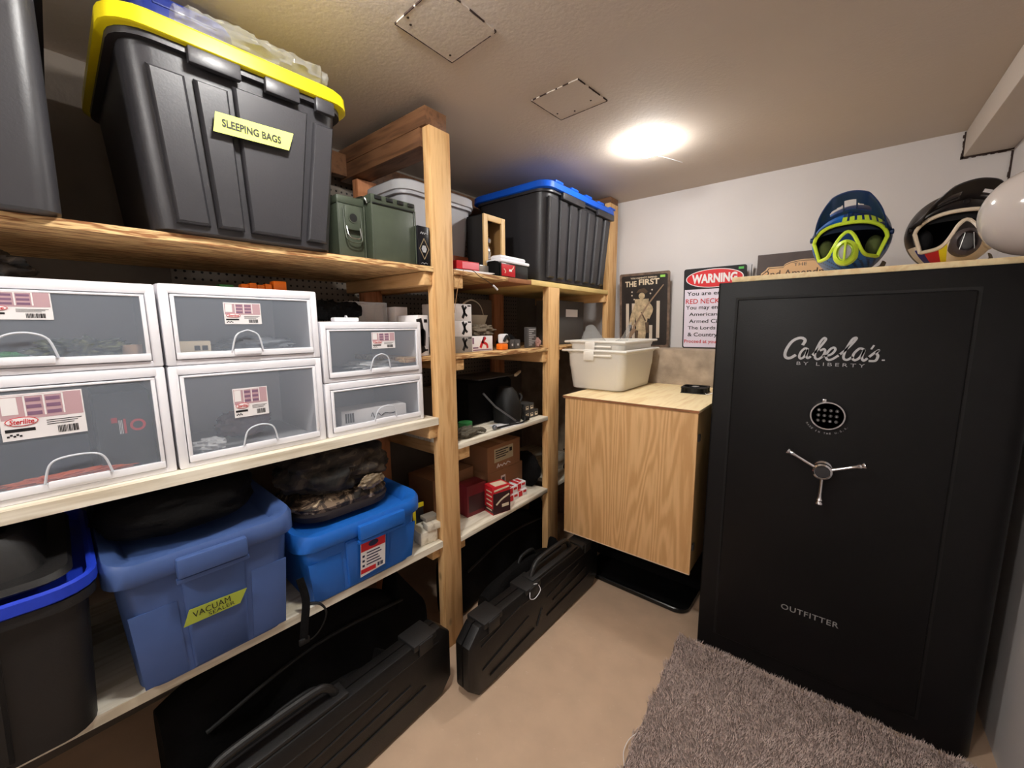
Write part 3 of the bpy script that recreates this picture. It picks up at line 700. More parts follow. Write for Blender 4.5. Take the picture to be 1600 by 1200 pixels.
# things on top of the drawer cabinets
zt = Zs+.4545
t = thing('folding_ruler', 'orange zigzag plastic handle lying on the middle drawer cabinet', 'tool', LB(.425, -.11, zt+.001), LR)
for k in range(4):
    MB().box(k*.02, k*.02+.019, 0, .03, .0+.001*(k % 2), .016+.004*(k % 2), .003).build('segment', M['orange'], t)
MB().box(.082, .118, -.002, .032, .002, .030, .003).build('grip', M['orange'], t)
inbox('green_box', 'small green block left of the orange handle on the drawer cabinet', 'block', .375, -.12, zt+.001, .035, .03, .012, M['green'])
cloth('grey_cloth', 'grey patterned cloth bundle on top of the upper left drawer cabinet', 'cloth', LB(-.01, -.12, Zs+.45), LR, .055, .05, .028, 5, .35, 2.2, M['camo_dk'])
t = thing('cord_winder', 'small white cord winder on top of the small drawer cabinet', 'cord winder', LB(.672, -.09, Zs+.3665), LR)
MB().box(0, .085, 0, .03, 0, .014, .004).build('body', M['white'], t)
MB().tube([(.042, -.003, .002), (.04, -.003, .017), (.046, .02, .018), (.052, .033, .003)], .0022, smooth=4).build('cable', M['white'], t)
o = crumple((-.09, 0, 0), (.09, 0, 0), .03, 8, 'camera_strap', M['black_cloth'], flat=1)
tag(o, 'rolled black cloth strap on top of the small drawer cabinet', 'strap', loc=LB(.72, -.17, Zs+.3665+.04), rot=LR+8)
t = thing('clear_box', 'clear empty plastic box behind the rolled black strap', 'plastic box', LB(.79, -.22, Zs+.3665), LR)
b = MB()
for a in ((0, .003, 0, .09), (.157, .16, 0, .09)): b.box(a[0], a[1], a[2], a[3], 0, .075)
b.box(0, .16, 0, .003, 0, .075); b.box(0, .16, .087, .09, 0, .075); b.box(0, .16, 0, .09, 0, .003); b.build('body', M['clear'], t, smooth=0)
b = MB(); b.tube([(0, 0, .075), (.16, 0, .075), (.16, .09, .075), (0, .09, .075)], .002, 6, closed=True); b.tube([(.16, 0, 0), (.16, 0, .075)], .0015, 6); b.build('rim', M['grey'], t)

# ------------------------------------------------------------------ second board of right bay
def pic_box(name, label, cat, loc, rot, w, d, h, body, fn=None, group=None):
    t = thing(name, label, cat, loc, rot, group); MB().box(0, w, 0, d, 0, h, .001).build('body', body, t)
    if fn: fn(t, w, h)
    return t
def gunprint(t, w, h):
    b = MB(); b.stroke([(w*.15, h*.85), (w*.3, h*.6), (w*.25, h*.3), (w*.4, h*.15)], h*.16); b.stroke([(w*.2, h*.55), (w*.5, h*.6), (w*.45, h*.3)], h*.13)
    b.box(w*.6, w*.9, -.001, 0, h*.82, h*.9); b.box(w*.62, w*.9, -.001, 0, h*.12, h*.16); b.build('print', M['ink'], t, smooth=0)
pic_box('tall_carton', 'tall white carton with a dark photo between drawers and tall post', 'carton', (-1.245, .975, 1.2412), 90, .05, .12, .155, M['paper'], gunprint)
pic_box('tall_carton', 'white carton with a hang tab behind the tall post', 'carton', (-1.375, .968, 1.2412), 90, .06, .08, .19, M['paper'])
names = ['topmost', 'middle', 'lowest']
for k in range(3):
    pic_box('scope_carton', '%s white carton in the stack of three right of the tall post' % names[2-k], 'carton', RB(1.115, -.07, 1.2412+k*.0685), 90, .155, .14, .068, [mat('grey_card', rgb(150, 145, 140), .6), M['paper'], M['paper']][k], lambda t, w, h: (MB().stroke([(w*.66, h*.85), (w*.72, h*.5), (w*.66, h*.2)], h*.18).build('print', M['ink'], t, smooth=0), MB().stroke([(w*.78, h*.8), (w*.7, h*.55), (w*.8, h*.3)], h*.14).build('print', M['ink'], t, smooth=0), MB().box(w*.85, w*.97, -.001, 0, h*.86, h*.94).build('print', M['ink'], t, smooth=0)), 'stack of scope cartons')
def redbird(t, w, h):
    b = MB(); b.stroke([(w*.42, h*.3), (w*.5, h*.6), (w*.62, h*.85)], h*.2); b.stroke([(w*.5, h*.6), (w*.7, h*.45), (w*.74, h*.25)], h*.16); b.build('picture', M['red'], t, smooth=0)
    b = MB(); b.box(w*.06, w*.3, -.001, 0, h*.2, h*.28); b.box(w*.06, w*.94, -.001, 0, h*.06, h*.12); b.stroke([(w*.5, h*.65), (w*.56, h*.9)], h*.1); b.box(w*.04, w*.1, -.001, 0, h*.5, h*.9); b.build('print', mat('mauve_ink', rgb(120, 80, 110), .6), t, smooth=0)
pic_box('bird_carton', 'low white carton printed with a red figure on the second board', 'carton', RB(1.272, -.075, 1.2412), 90, .138, .10, .068, M['paper'], redbird)
# basket
t = thing('basket', 'cream plastic basket with arched handle on the second board', 'basket', RB(1.445, -.24, 1.2412), 90)
b = MB(); n = 28
def cr(r, z): return [(r*math.cos(2*math.pi*k/n), r*.8*math.sin(2*math.pi*k/n), z) for k in range(n)]
b.rings([cr(.06, .09), cr(.085, .16), cr(.088, .165), cr(.083, .166), cr(.06, .095)], True, True)
b.rings([cr(.055, 0), cr(.06, .09)], True, False)
b.build('bowl', mat('cream_plastic', rgb(206, 198, 182), .5), t)
MB().tube([(-.086, 0, .16), (-.06, 0, .215), (0, 0, .24), (.06, 0, .215), (.086, 0, .16)], .005, smooth=5, flat=.5).build('handle', mat('cream_plastic', rgb(206, 198, 182), .5), t)
cloth('brown_cap', 'dark brown cap behind the cartons on the second board', 'cap', RB(1.30, -.27, 1.2412), 90, .055, .06, .075, 7, .12, 2, mat('dark_brown_felt', rgb(58, 44, 42), .9))
cloth('glove', 'taupe work glove draped over the red figure carton', 'glove', RB(1.372, -.125, 1.311), 90, .09, .04, .024, 13, .5, 2.6, mat('taupe_knit', rgb(112, 100, 84), .9, bump=.5, bscale=150))
t = thing('plastic_case', 'white and black plastic clip beside the glove on the second board', 'clip', RB(1.45, -.05, 1.2412), 90)
MB().box(0, .045, 0, .04, 0, .03, .006).build('base', M['orange'], t)
MB().box(.008, .055, .004, .036, .03, .075, .008).build('cover', M['white'], t)
MB().tube([(.012, -.002, .04), (.03, -.004, .065), (.05, -.002, .045)], .007, smooth=4).build('strap', M['rubber'], t)
for k in range(2):
    t = thing('earplug_box', ['left', 'right'][k]+' of two small dark grey boxes in front on the second board', 'box', RB(1.53+k*.045, -.07, 1.2412), 90, 'small dark boxes')
    MB().box(0, .04, 0, .05, 0, .045, .003).build('body', M['dgrey'], t)
    MB().lathe((.02, 0, .02), (0, -1, 0), [(.006, 0), (.006, .0015)], seg=12).build('badge', M['silver'], t)
t = thing('blister_card', 'upright dark grey card covered in fine print on the second board', 'card', RB(1.665, -.06, 1.2412), 90)
MB().box(0, .075, 0, .025, 0, .105, .003).build('body', M['dgrey'], t)
b = MB()
for k in range(9): b.box(.01, .035+.03*((k*7) % 3)/2, -.001, 0, .012+.01*k, .016+.01*k)
b.build('print', M['grey'], t, smooth=0)
cloth('pouch', 'dark pouch behind the upright grey card on the second board', 'pouch', RB(1.60, -.15, 1.2412), 90, .06, .04, .035, 51, .2, 2.5, M['black_cloth'])
cloth('cable_bundle', 'small pinkish cable bundle against the narrow post', 'cable bundle', RB(1.745, -.06, 1.2412), 90, .016, .02, .024, 17, .4, 4, mat('pinkish', rgb(170, 130, 120), .6))
tag(MB().box(0, .25, 0, .01, 0, .26, .002).build('back_panel', mat('dull_brown_board', rgb(92, 80, 72), .8)), 'dull brown board standing at the back of the second board', 'board', loc=RB(1.50, -.38, 1.2412), rot=90)

# ------------------------------------------------------------------ third board
tag(MB().cyl((0, 0, 0), (0, 0, .05), .032, seg=24).build('green_tape_roll', M['green']), 'green tape roll behind the crumpled gloves on the third board', 'tape roll', loc=RB(1.255, -.11, .874))
t = thing('work_gloves', 'pair of crumpled khaki grey gloves on the third board', 'gloves', RB(1.20, -.06, .874), 90)
b = MB().ball((0, 0, .022), .065, .04, .022, 32, 18, lambda d: 1+.35*noise.noise(d*3)); b.v = [(x, y, max(z, 0)) for x, y, z in b.v]; b.build('palm', mat('khaki_grey', rgb(92, 86, 74), .9, bump=.4, bscale=120), t)
for k in range(4): MB().tube([(.04, -.02+.012*k, .02), (.075, -.025+.014*k, .026-.003*k), (.10, -.03+.016*k, .012)], .009, smooth=4).build('finger', mat('khaki_grey', rgb(92, 86, 74), .9), t)
t = thing('carrying_case', 'black molded carrying case on the third board', 'case', RB(1.33, -.14, .874), 90)
MB().box(0, .33, .02, .22, 0, .215, .02).build('body', M['black_cloth'], t)
b = MB(); b.rings([rrect(.15, .27, -.10, .02, .04, 0), rrect(.145, .275, -.105, .025, .04, .08), rrect(.165, .26, -.085, .02, .04, .15), rrect(.185, .25, -.06, .02, .03, .175)]); b.build('lid', M['rubber'], t)
MB().tube([(.25, -.085, .09), (.268, -.09, .12), (.262, -.08, .14)], .006, smooth=4).build('handle', M['black_pl2'], t)
t = thing('folding_stand', 'thin grey metal folding stand leaning in front of black case', 'stand', RB(1.275, -.03, .874), 90)
m_ = mat('gunmetal', rgb(110, 112, 118), .35, metal=.6)
MB().tube([(.05, .03, .175), (.12, .02, .105), (.235, -.01, .02)], .0045).build('rod', m_, t)
MB().tube([(.10, .0, .008), (.20, -.01, .008), (.27, -.022, .006), (.30, -.018, .018), (.296, -.012, .06), (.285, -.01, .075)], .005, smooth=5).build('hook', M['rubber'], t)
MB().box(.31, .338, -.02, .01, .004, .026, .005).build('foot', M['rubber'], t)
MB().ball((.09, 0, .014), .012, .012, .012, 12, 8).build('knob', m_, t)
tag(MB().box(0, .15, 0, .09, 0, .003, .001).build('paper_sheet', M['paper']), 'white paper lying under the stand on the third board', 'paper', loc=RB(1.40, -.02, .8735), rot=82)
for k, (x, z) in enumerate([(0, 0), (.04, 0), (.08, 0), (.0, .0395), (.04, .0395)]):
    t = thing('ammo_carton', ['nearest lower', 'middle lower', 'farthest lower', 'nearest upper', 'farthest upper'][k]+' of the five little dark cartons with white labels on the third board', 'carton', RB(1.625+x, -.05, .874+z), 90, 'little dark cartons')
    MB().box(0, .038, 0, .08, 0, .038, .001).build('body', mat('dark_card', rgb(60, 58, 56), .6), t)
    MB().box(.008, .03, -.001, 0, .009, .026).build('label', M['cream'], t)
    MB().box(.011, .027, -.0016, -.0008, .018, .024).build('print', M['ink'], t)
tag(MB().box(0, .30, 0, .22, 0, .006, .001).build('magazine', M['dgrey']), 'dark flat folder on top of the black carrying case', 'folder', loc=RB(1.40, -.16, 1.091), rot=90)
tag(MB().box(0, .012, 0, .18, 0, .012, .001).build('edge_strip', M['cream']), 'thin pale strip on the dark folder near the narrow post', 'strip', loc=RB(1.60, -.10, 1.0975), rot=30)
t = thing('flat_carton', 'flat upright grey carton behind the tall post on third board', 'carton', RB(1.19, -.20, .874), 90)
MB().box(0, .055, 0, .12, 0, .20, .002).build('body', mat('grey_card2', rgb(150, 140, 130), .7), t)

# ------------------------------------------------------------------ bottom board of right bay
zb = .4685
t = thing('ammunition_carton', 'front red and black ammunition carton on the bottom board', 'carton', RB(1.335, -.02, zb), 76)
MB().box(0, .10, 0, .075, 0, .135, .001).build('body', M['red'], t)
b = MB(); b.box(.0, .10, -.001, 0, .002, .105); b.box(-.001, 0, 0.0, .07, .01, .03); b.build('panel', mat('dark_print', rgb(58, 32, 34), .4), t, smooth=0)
b = MB(); b.stroke([(.02, .05), (.05, .07), (.09, .085)], .008, y0=-.002); b.stroke([(.01, .118), (.09, .125)], .008, y0=-.002); b.box(.05, .09, -.002, 0, .03, .045); b.box(.02, .09, .01, .06, .135, .1355)
b.build('print', M['cream'], t, smooth=0)
b = MB()
for k in range(5): b.box(-.0012, 0, .01, .055, .02+.022*k, .026+.022*k)
b.build('side_print', M['cream'], t, smooth=0)
t = thing('ammunition_carton', 'dark red carton behind the front ammunition carton', 'carton', RB(1.245, -.10, zb), 84)
MB().box(0, .115, 0, .08, 0, .15, .001).build('body', mat('dark_red_card', rgb(110, 26, 34), .5), t)
MB().box(.01, .105, -.001, 0, .02, .10).build('panel', mat('dark_print', rgb(58, 32, 34), .4), t)
for k, (y, off, z) in enumerate([(1.49, -.05, 0), (1.565, -.05, 0), (1.492, -.055, .0365), (1.567, -.06, .0365)]):
    t = thing('cartridge_box', ['lower near', 'lower far', 'upper near', 'upper far'][k]+' of the four small red and white cartridge boxes', 'carton', RB(y, off, zb+z), 84, 'red and white cartridge boxes')
    MB().box(0, .066, 0, .06, 0, .036, .001).build('body', M['paper'], t)
    b = MB(); b.box(.004, .03, -.001, 0, .004, .032); b.box(.036, .06, -.001, 0, .018, .03); b.box(.0, .022, .0, .06, .036, .0365); b.box(.03, .05, .01, .05, .036, .0365); b.build('print', M['red'], t, smooth=0)
def cb(label, y, off, z, w, d, h, lab=None, rot=90):
    t = thing('cardboard_box', label, 'cardboard box', RB(y, off, z), rot, 'cardboard boxes on the bottom board')
    MB().box(0, w, 0, d, 0, h, .001).build('body', M['card'], t)
    MB().box(w/2-.02, w/2+.02, -.0006, d, h-.001, h+.0006).build('tape', mat('tan_tape', rgb(170, 130, 92), .3), t)
    return t
t = cb('upper cardboard box with a pale label stacked at the back', 1.41, -.12, zb+.156, .26, .20, .135)
MB().box(.05, .20, -.0012, 0, .045, .115).build('label', mat('label_tan', rgb(190, 180, 150), .7), t)
b = MB()
for k in range(4): b.box(.06, .14+.02*(k % 2), -.002, -.001, .065+.012*k, .070+.012*k)
b.box(.17, .19, -.002, -.001, .08, .10); b.build('print', M['ink'], t, smooth=0)
b = MB(); b.stroke([(.07, .016), (.08, .034), (.085, .018), (.10, .026), (.11, .016), (.125, .026), (.14, .016), (.155, .027), (.175, .018)], .005, y0=-.0015); b.build('script_print', M['paper'], t, smooth=0)
t = cb('lower cardboard box with a white outlined sticker at the back', 1.41, -.12, zb, .28, .20, .155)
b = MB(); b.box(.10, .135, -.0012, 0, .03, .12); b.build('sticker', M['paper'], t); MB().box(.107, .128, -.0022, -.0012, .045, .11).build('print', M['dgrey'], t)
cb('flat cardboard box at the back of the bottom board beside the tall post', 1.13, -.20, zb, .26, .18, .19)
cloth('black_boot', 'black bundled boot bag beside the cardboard boxes near the narrow post', 'boot bag', RB(1.728, -.12, zb), 90, .033, .09, .10, 19, .15, 2, M['black_cloth'])

# ------------------------------------------------------------------ bottom board of left bay
zl = .4945
# slate blue tote
def rubber_tote(label, y0, y1, off, h, d, m, latch, tape=None, r=.05, taper=.045, ins=.03, lh=.05):
    w = y1-y0; t = thing('storage_tote', label, 'storage bin', LB((y0+y1)/2, off, zl), LR)
    tote_body(w-.03-taper, d-.06, w-.03, d-.03, h-.03, .045, m=m, t=t, rimw=.004, ribs=[(-w*.47+.02, -w*.20, -w*.44+.02, -w*.18, .012, h*.62, .003), (-w*.17, w*.17, -w*.15, w*.15, .012, h-.06, .008), (w*.20, w*.47-.02, w*.18, w*.44-.02, .012, h*.62, .003)])
    b = MB(); cy = (d-.03)/2
    rr = lambda g, z, q: rrect(-w/2+g, w/2-g, cy-d/2+g, cy+d/2-g, q, z)
    def wav(ring, a):  # corners of the lid stand higher
        out = []
        for x, y, z in ring:
            k = max(0, (abs(x)-(w/2-.09))/.09); out.append((x, y, z+a*k*k))
        return out
    b.rings([rr(.003, h-lh, r), rr(0, h-lh+.004, r), wav(rr(0, h-.012, r), .012), wav(rr(.006, h-.002, r), .016), wav(rr(ins, h, r*.9), .012), rr(ins+.016, h-.022, r*.8)], True, True)
    b.build('lid', m, t, smooth=45)
    la = MB().box(latch[0], latch[1], -.032, -.008, h-.062, h-.012, .006); la.build('latch', m, t)
    MB().box(latch[0]-.002, latch[1]+.002, -.026, -.01, h-.075, h-.064, .002).build('latch_lip', m, t)
    return t
t = rubber_tote('slate blue tote with VACUAM SEALER tape label on the bottom board', .062, .456, .03, .335, .56, M['blue3'], (-.075, .07))
lb = MB(); lb.poly([(-.074, .139), (.044, .139), (.062, .174), (-.06, .179)], -.0006, .0002)
ta = lb.build('tape_label', M['tape2'], t, smooth=0); ta.location = (0, .001, 0); ta.rotation_euler = (math.radians(3.0), 0, 0)
MM = Matrix.Translation((-.054, -.0002, .154)) @ Matrix.Rotation(math.radians(-2), 4, 'Y')
text('VACUAM', 0, 0, .078, .016, M['ink'], ta, M=MM); 
text('SEALER', .03, -.0125, .056, .0095, M['ink'], ta, M=MM)
# bright blue tote
t = rubber_tote('bright blue tote with red and white sticker on the bottom board', .452, .90, .02, .235, .42, M['blue2'], (-.04, .13), r=.06, taper=.05, lh=.048)
s = MB().poly([(-.035, .035), (.055, .045), (.055, .165), (-.035, .165)], -.0004, .0004).build('sticker', M['paper'], t, smooth=0); s.location = (0, -.0005, 0); s.rotation_euler = (math.radians(7), 0, 0)
b = MB(); b.box(-.034, .054, -.001, -.0003, .128, .163); b.box(-.034, .02, -.001, -.0003, .046, .062); b.build('red_panel', M['red'], s, smooth=0)
b = MB(); b.poly([(.01+.018*math.cos(2*math.pi*k/14), .148+.011*math.sin(2*math.pi*k/14)) for k in range(14)], -.0016, -.0008); bars(b, .026, .05, .022, .014, 8, 2, -.001, -.0003)
for k in range(5): b.box(-.014, .04-.006*(k % 3), -.001, -.0003, .072+.011*k, .076+.011*k)
for k in range(3): b.box(-.029, -.021, -.001, -.0003, .070+.018*k, .078+.018*k)
b.build('print', mat('navy_ink', rgb(34, 38, 70), .6), s, smooth=0)
# black tote with blue rim and tray
t = thing('storage_tote', 'tall black tote with deep blue rim at the left end of bottom board', 'storage bin', LB(-.159, .06, zl), LR)
tote_body(.37, .46, .405, .50, .325, .05, m=M['black_pl2'], t=t, ribs=[(-.02, .08, -.02, .07, .02, .28, .01)])
b = MB(); rr = lambda g, z: rrect(-.2025-g, .2025+g, -g, .50+g, .06+g, z)
b.rings([rr(.012, .326), rr(.017, .33), rr(.017, .352), rr(.010, .356), rr(.002, .35), rr(.002, .327)], True, False); b.build('rim', M['blue_deep'], t)
t = thing('plastic_tray', 'black lipped plastic tray set in the blue-rimmed black tote', 'tray', LB(-.169, .05, zl+.358), LR)
b = MB(); rr = lambda g, z: rrect(-.20+g, .19-g, g, .44-g, .05, z)
b.rings([rr(0, 0), rr(-.006, .006), rr(0, .018), rr(.03, .02), rr(.045, .075), rr(.055, .095), rr(.075, .094), rr(.09, .03)], True, True); b.build('body', M['black_pl2'], t)
# dark bags on the totes
cloth('duffel_bag', 'black duffel bag lying on the slate blue tote', 'bag', LB(.24, -.165, zl+.337), LR, .165, .145, .066, 3, .10, 2, M['black_cloth'], p=3.2)
t = thing('camouflage_boat_cushion', 'flat camouflage cushion with dark edge on the bright blue tote', 'cushion', LB(.665, -.045, zl+.228), LR)
b = MB(); rr = lambda g, z: rrect(-.165+g, .17-g, g*.8, .30-g, .09, z, 8)
b.rings([rr(.03, 0), rr(.005, .008), rr(0, .028), rr(.004, .036)], True, True); b.build('base', mat('dark_brown_fabric', rgb(40, 32, 32), .85), t)
b = MB(); b.rings([rr(.006, .036), rr(.002, .050), rr(.02, .066), rr(.07, .076)], True, True); b.build('cover', M['camo'], t)
o = cloth('camouflage_jacket', 'bunched dark camouflage jacket on top of the camouflage cushion', 'jacket', LB(.665, -.165, zl+.306), LR, .172, .125, .078, 6, .22, 2.4, M['camo_dk'], nu=72, nv=40, p=2.8)
cloth('shiny_pocket', 'pale glossy folded pouch peeking from the camouflage jacket', 'pouch', LB(.74, -.045, zl+.302), LR+10, .05, .016, .024, 12, .35, 2.6, mat('glossy_khaki', rgb(120, 104, 82), .35, var=.3, vscale=40))
# strap loop hanging off the board
t = thing('webbing_strap', 'black webbing strap loop hanging over the bottom board between blue totes', 'strap', LB(.463, .036, zl), LR)
b = MB(); b.tube([(-.005, .02, .12), (0, .0, .06), (-.012, -.012, 0), (-.02, -.014, -.05)], .012, 8, smooth=5, flat=.2); b.build('webbing', M['black_cloth'], t)
MB().tube([(-.02, -.014, -.05), (.0, -.016, -.062), (.03, -.016, -.045), (.05, -.014, -.005), (.035, -.008, .03), (.0, .0, .045)], .005, 8, smooth=6, flat=.4).build('loop', M['rubber'], t)
MB().box(-.034, -.004, -.02, -.012, -.066, -.046, .003).build('buckle', M['rubber'], t)
# right end of the bottom board: wood blocks and cartons
t = thing('wood_offcut', 'upper whitewashed offcut leaning on the bottom board near the post', 'wood offcut', (-1.215, .955, zl+.052), 78)
MB().box(0, .085, -.01, .035, 0, .026, .002).build('block', M['white_board'], t)
t = thing('wood_offcut', 'grey flat offcut lying on the leaning white offcut', 'wood offcut', (-1.235, .965, zl+.0795), 82)
MB().box(0, .06, -.005, .04, 0, .016, .002).build('block', mat('grey_wood', rgb(150, 142, 130), .7), t)
t = thing('wood_offcut', 'low whitewashed offcut under the other offcuts near the post', 'wood offcut', (-1.215, .925, zl+.0005), 80)
MB().box(0, .075, 0, .10, 0, .05, .002).build('block', M['white_board'], t)
t = thing('yellow_carton', 'black carton with yellow edges behind the wood offcuts', 'carton', (-1.30, .955, zl+.0005), 84)
MB().box(0, .05, 0, .14, 0, .135, .001).build('body', mat('black_card', rgb(26, 26, 30), .5), t)
b = MB(); b.box(-.001, .051, -.0015, .001, .118, .137); b.box(-.001, .012, -.0015, .001, .02, .12); b.build('edge', M['yprint'], t, smooth=0)
t = thing('camouflage_carton', 'green camouflage carton beside the yellow-edged carton', 'carton', (-1.325, .905, zl+.0005), 84)
MB().box(0, .045, 0, .14, 0, .17, .001).build('body', M['camo_gr'], t)
cloth('camouflage_bag', 'dark green camouflage bag at the back right of the bottom board', 'bag', (-1.66, .93, zl), 84, .07, .07, .09, 41, .2, 2.2, M['camo_gr'])

# ------------------------------------------------------------------ cases on the floor
def hard_case(label, x, y0, L, H_, T, hs, rot=0, tagw=False):
    """local x along the length, front at y=0"""
    t = thing('hard_gun_case', label, 'hard case', (x, y0, .0005), 90+rot)
    b = MB()
    def ring(g, y):
        pts = []
        c = [(0+g, 0+g), (L-g, 0+g), (L-g, H_-g), (0+g, H_-g)]; ch = .045
        P = [(ch+g, g), (L-ch-g, g), (L-g, ch+g), (L-g, H_-ch-g), (L-ch-g, H_-g), (ch*1.2+g, H_-g), (g, H_-ch*1.2-g), (g, ch+g)]
        return [(px, y, pz) for px, pz in P]
    b.rings([ring(.012, 0), ring(.002, .008), ring(0, .016), ring(0, T/2-.003), ring(.004, T/2-.002), ring(.004, T/2+.002), ring(0, T/2+.003), ring(0, T-.016), ring(.002, T-.008), ring(.012, T)])
    b.build('shell', M['case_bl'], t, smooth=30)
    g = MB()
    for (xa, za, xb_, zb_) in ((.06, .10, L*.36, .155), (.10, .05, L*.40, .075), (L*.42, .075, L*.46, .14), (L*.5, .17, L*.78, .20), (L*.5, .08, L*.9, .10), (L*.06, .20, L*.30, .235), (L*.55, .13, L*.85, .15)):
        if zb_ > H_-.03: zb_ = H_-.03
        g.tube([(xa, -.001, za), (xb_, -.001, zb_)], .0035, 6)
    g.tube([(.05, .001, H_-.045), (L-.06, .001, H_-.045)], .003, 6)
    g.build('ribs', M['case_bl'], t)
    for xx in (.07, L*.34, L-.17):
        la = MB().box(xx, xx+.10, -.004, T+.004, H_-.016, H_+.007, .004); la.box(xx+.02, xx+.08, -.008, .002, H_-.04, H_+.004, .003); la.build('latch', M['black_pl2'], t)
    for (ha, hb) in hs:
        h = MB().tube([(ha, T/2, H_-.005), (ha+.03, T/2, H_+.045), (ha+.08, T/2, H_+.062), (hb-.08, T/2, H_+.062), (hb-.03, T/2, H_+.045), (hb, T/2, H_-.005)], .0115, 10, smooth=5); h.build('handle', M['black_pl2'], t)
        MB().box(ha-.02, hb+.02, .012, T-.012, H_-.002, H_+.012, .004).build('handle_base', M['black_pl2'], t)
    if tagw:
        MB().tube([(.34, -.004, H_-.005), (.33, -.012, H_-.03), (.36, -.014, H_-.045), (.40, -.012, H_-.03), (.39, -.006, H_), (.37, 0, H_+.008)], .0016, 6, smooth=5).build('wire_tie', M['white'], t)
    return t
hard_case('black hard gun case with white wire tie, right of the tall post', -.922, .892, .93, .272, .085, [(.40, .72)], -1.5, True)
hard_case('black hard gun case on the floor left of the tall post', -1.012, -.35, 1.255, .275, .085, [(.50, .84)], 1, False)
def soft_case(label, x, y0, L, H_, T, rot=0, lean=0):
    t = thing('soft_gun_case', label, 'soft case', (x, y0, .0005), 90+rot)
    b = MB(); n = 60; seg = 20; rs = []
    for i in range(n+1):
        a = i/n; hh = H_*(.55+.45*min(1, math.sin(math.pi*min(1, a*1.0+.12))**.5)) if a < .85 else H_*(1-.5*(a-.85)/.15)
        rs.append([(a*L, T/2+T/2*math.copysign(abs(math.cos(2*math.pi*k/seg))**.6, math.cos(2*math.pi*k/seg))*(.85+.15*math.sin(3*a*6.28)), hh/2+hh/2*math.copysign(abs(math.sin(2*math.pi*k/seg))**.6, math.sin(2*math.pi*k/seg))) for k in range(seg)])
    b.rings(rs); b.build('body', M['black_cloth'], t)
    MB().tube([(L*.1, -.002, H_*.62), (L*.45, -.004, H_*.78), (L*.85, -.002, H_*.70)], .006, 8, smooth=6).build('piping', M['rubber'], t)
    MB().tube([(L*.38, T*.5, H_*.97), (L*.42, T*.5, H_*1.08), (L*.54, T*.5, H_*1.08), (L*.58, T*.5, H_*.97)], .009, 8, smooth=5).build('handle', M['rubber'], t)
    return t
soft_case('tall black soft case standing under the bottom board of the left bay', -1.27, .13, .86, .40, .14)
soft_case('lower black soft case between the hard case and the tall soft case', -1.14, .05, .76, .22, .09)
soft_case('black soft case standing under the right bay behind the hard case', -1.25, 1.12, .85, .37, .13)
soft_case('low black soft case close behind the right hard gun case', -1.06, 1.16, .64, .235, .09)

# ------------------------------------------------------------------ plywood box, tubs, fan
t = thing('plywood_cabinet', 'hanging plywood box with lamplit top between shelving and black safe', 'cabinet', (-1.035, 1.70, .296), 0)
CW, CD, CH = .62, .683, .715
b = MB().box(0, CW, 0, .012, .004, CH-.012, .001); b.build('front_panel', M['ply'], t)
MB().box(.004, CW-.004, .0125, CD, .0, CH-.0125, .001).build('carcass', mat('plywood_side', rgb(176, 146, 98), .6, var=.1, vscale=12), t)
MB().box(-.01, CW+.004, -.006, CD, CH-.012, CH, .001).build('top_board', M['ply_top_lit'], t)
MB().box(-.0105, CW+.0045, -.0066, -.0061, CH-.011, CH-.001).build('top_edge', M['ply_brown'], t)
MB().box(0.0, CW, -.002, .012, .0, .004, .001).build('bottom_edge', mat('pale_ply_edge', rgb(214, 186, 156), .6), t)
for z in (.10, .58): MB().box(CW-.004, CW+.004, .02, .045, z, z+.03, .002).build('hinge', M['dgrey'], t)
# wall cleat brackets carry the box on the footing
zc = .296+CH
def tub(label, loc, lift, w, d, h):
    t = thing('plastic_tub', label, 'tub', (loc[0], loc[1], loc[2]+lift), 0, 'nested white tubs')
    b = MB()
    def rg(z, g, r=.045): return rrect(g, w-g, g, d-g, r, z, 7)
    T = .0022
    tp = .022
    b.rings([rg(0, tp+.012), rg(.005, tp+.002), rg(.012, tp), rg(h*.55, tp*.45), rg(h*.58, tp*.35), rg(h-.022, .004), rg(h-.02, 0), rg(h-.004, -.004), rg(h, -.010), rg(h+.001, -.002), rg(h-.004, .008), rg(h*.58, tp*.35+T), rg(.012, tp+T), rg(.006, tp+.006)], True, True)
    b.build('body', M['tub'], t, smooth=40)
    r = MB()
    for (x0, x1) in ((w*.52, w+.008),):
        r.tube([(w*.45, -.010, h-.03), (w*.8, -.011, h-.03)], .005, 8)
    r.tube([(-.008, -.010, h-.006), (w+.008, -.010, h-.006), (w+.008, d+.008, h-.006), (-.008, d+.008, h-.006)], .006, 8, closed=True)
    r.build('rim', mat('tub_rim', rgb(250, 246, 238), .35), t)
    MB().box(w*.35, w*.52, -.016, -.004, h-.055, h-.008, .004).build('lift_tab', mat('tub_rim', rgb(250, 246, 238), .35), t)
    return t
tub('outer of two nested translucent white tubs standing on the plywood box', (-1.165, 1.905, zc+.0005), 0, .345, .445, .215)
tub('inner of two nested translucent white tubs, its rim on top', (-1.155, 1.915, zc+.0005), .062, .325, .425, .20)
b = MB(); b.grid(lambda u, v: (-.13+.26*u, .05*math.sin(u*3)+.12*v, .10*v*(1+.4*math.sin(u*7))*(1.0-.9*math.sin(math.pi*u)**2)+.02*noise.noise(Vector((u*6, v*4, 3)))), 30, 10)
tag(b.build('plastic_sheet', M['film'], solid=.001), 'crumpled clear plastic sheet sticking out of the inner white tub', 'plastic sheet', loc=(-1.0, 2.02, zc+.235), rot=12)
t = thing('grey_carton', 'dark grey carton with a white sticker behind the white tubs', 'carton', (-1.30, 1.99, 1.2412), 90)
MB().box(0, .36, 0, .12, 0, .26, .002).build('body', M['dgrey'], t)
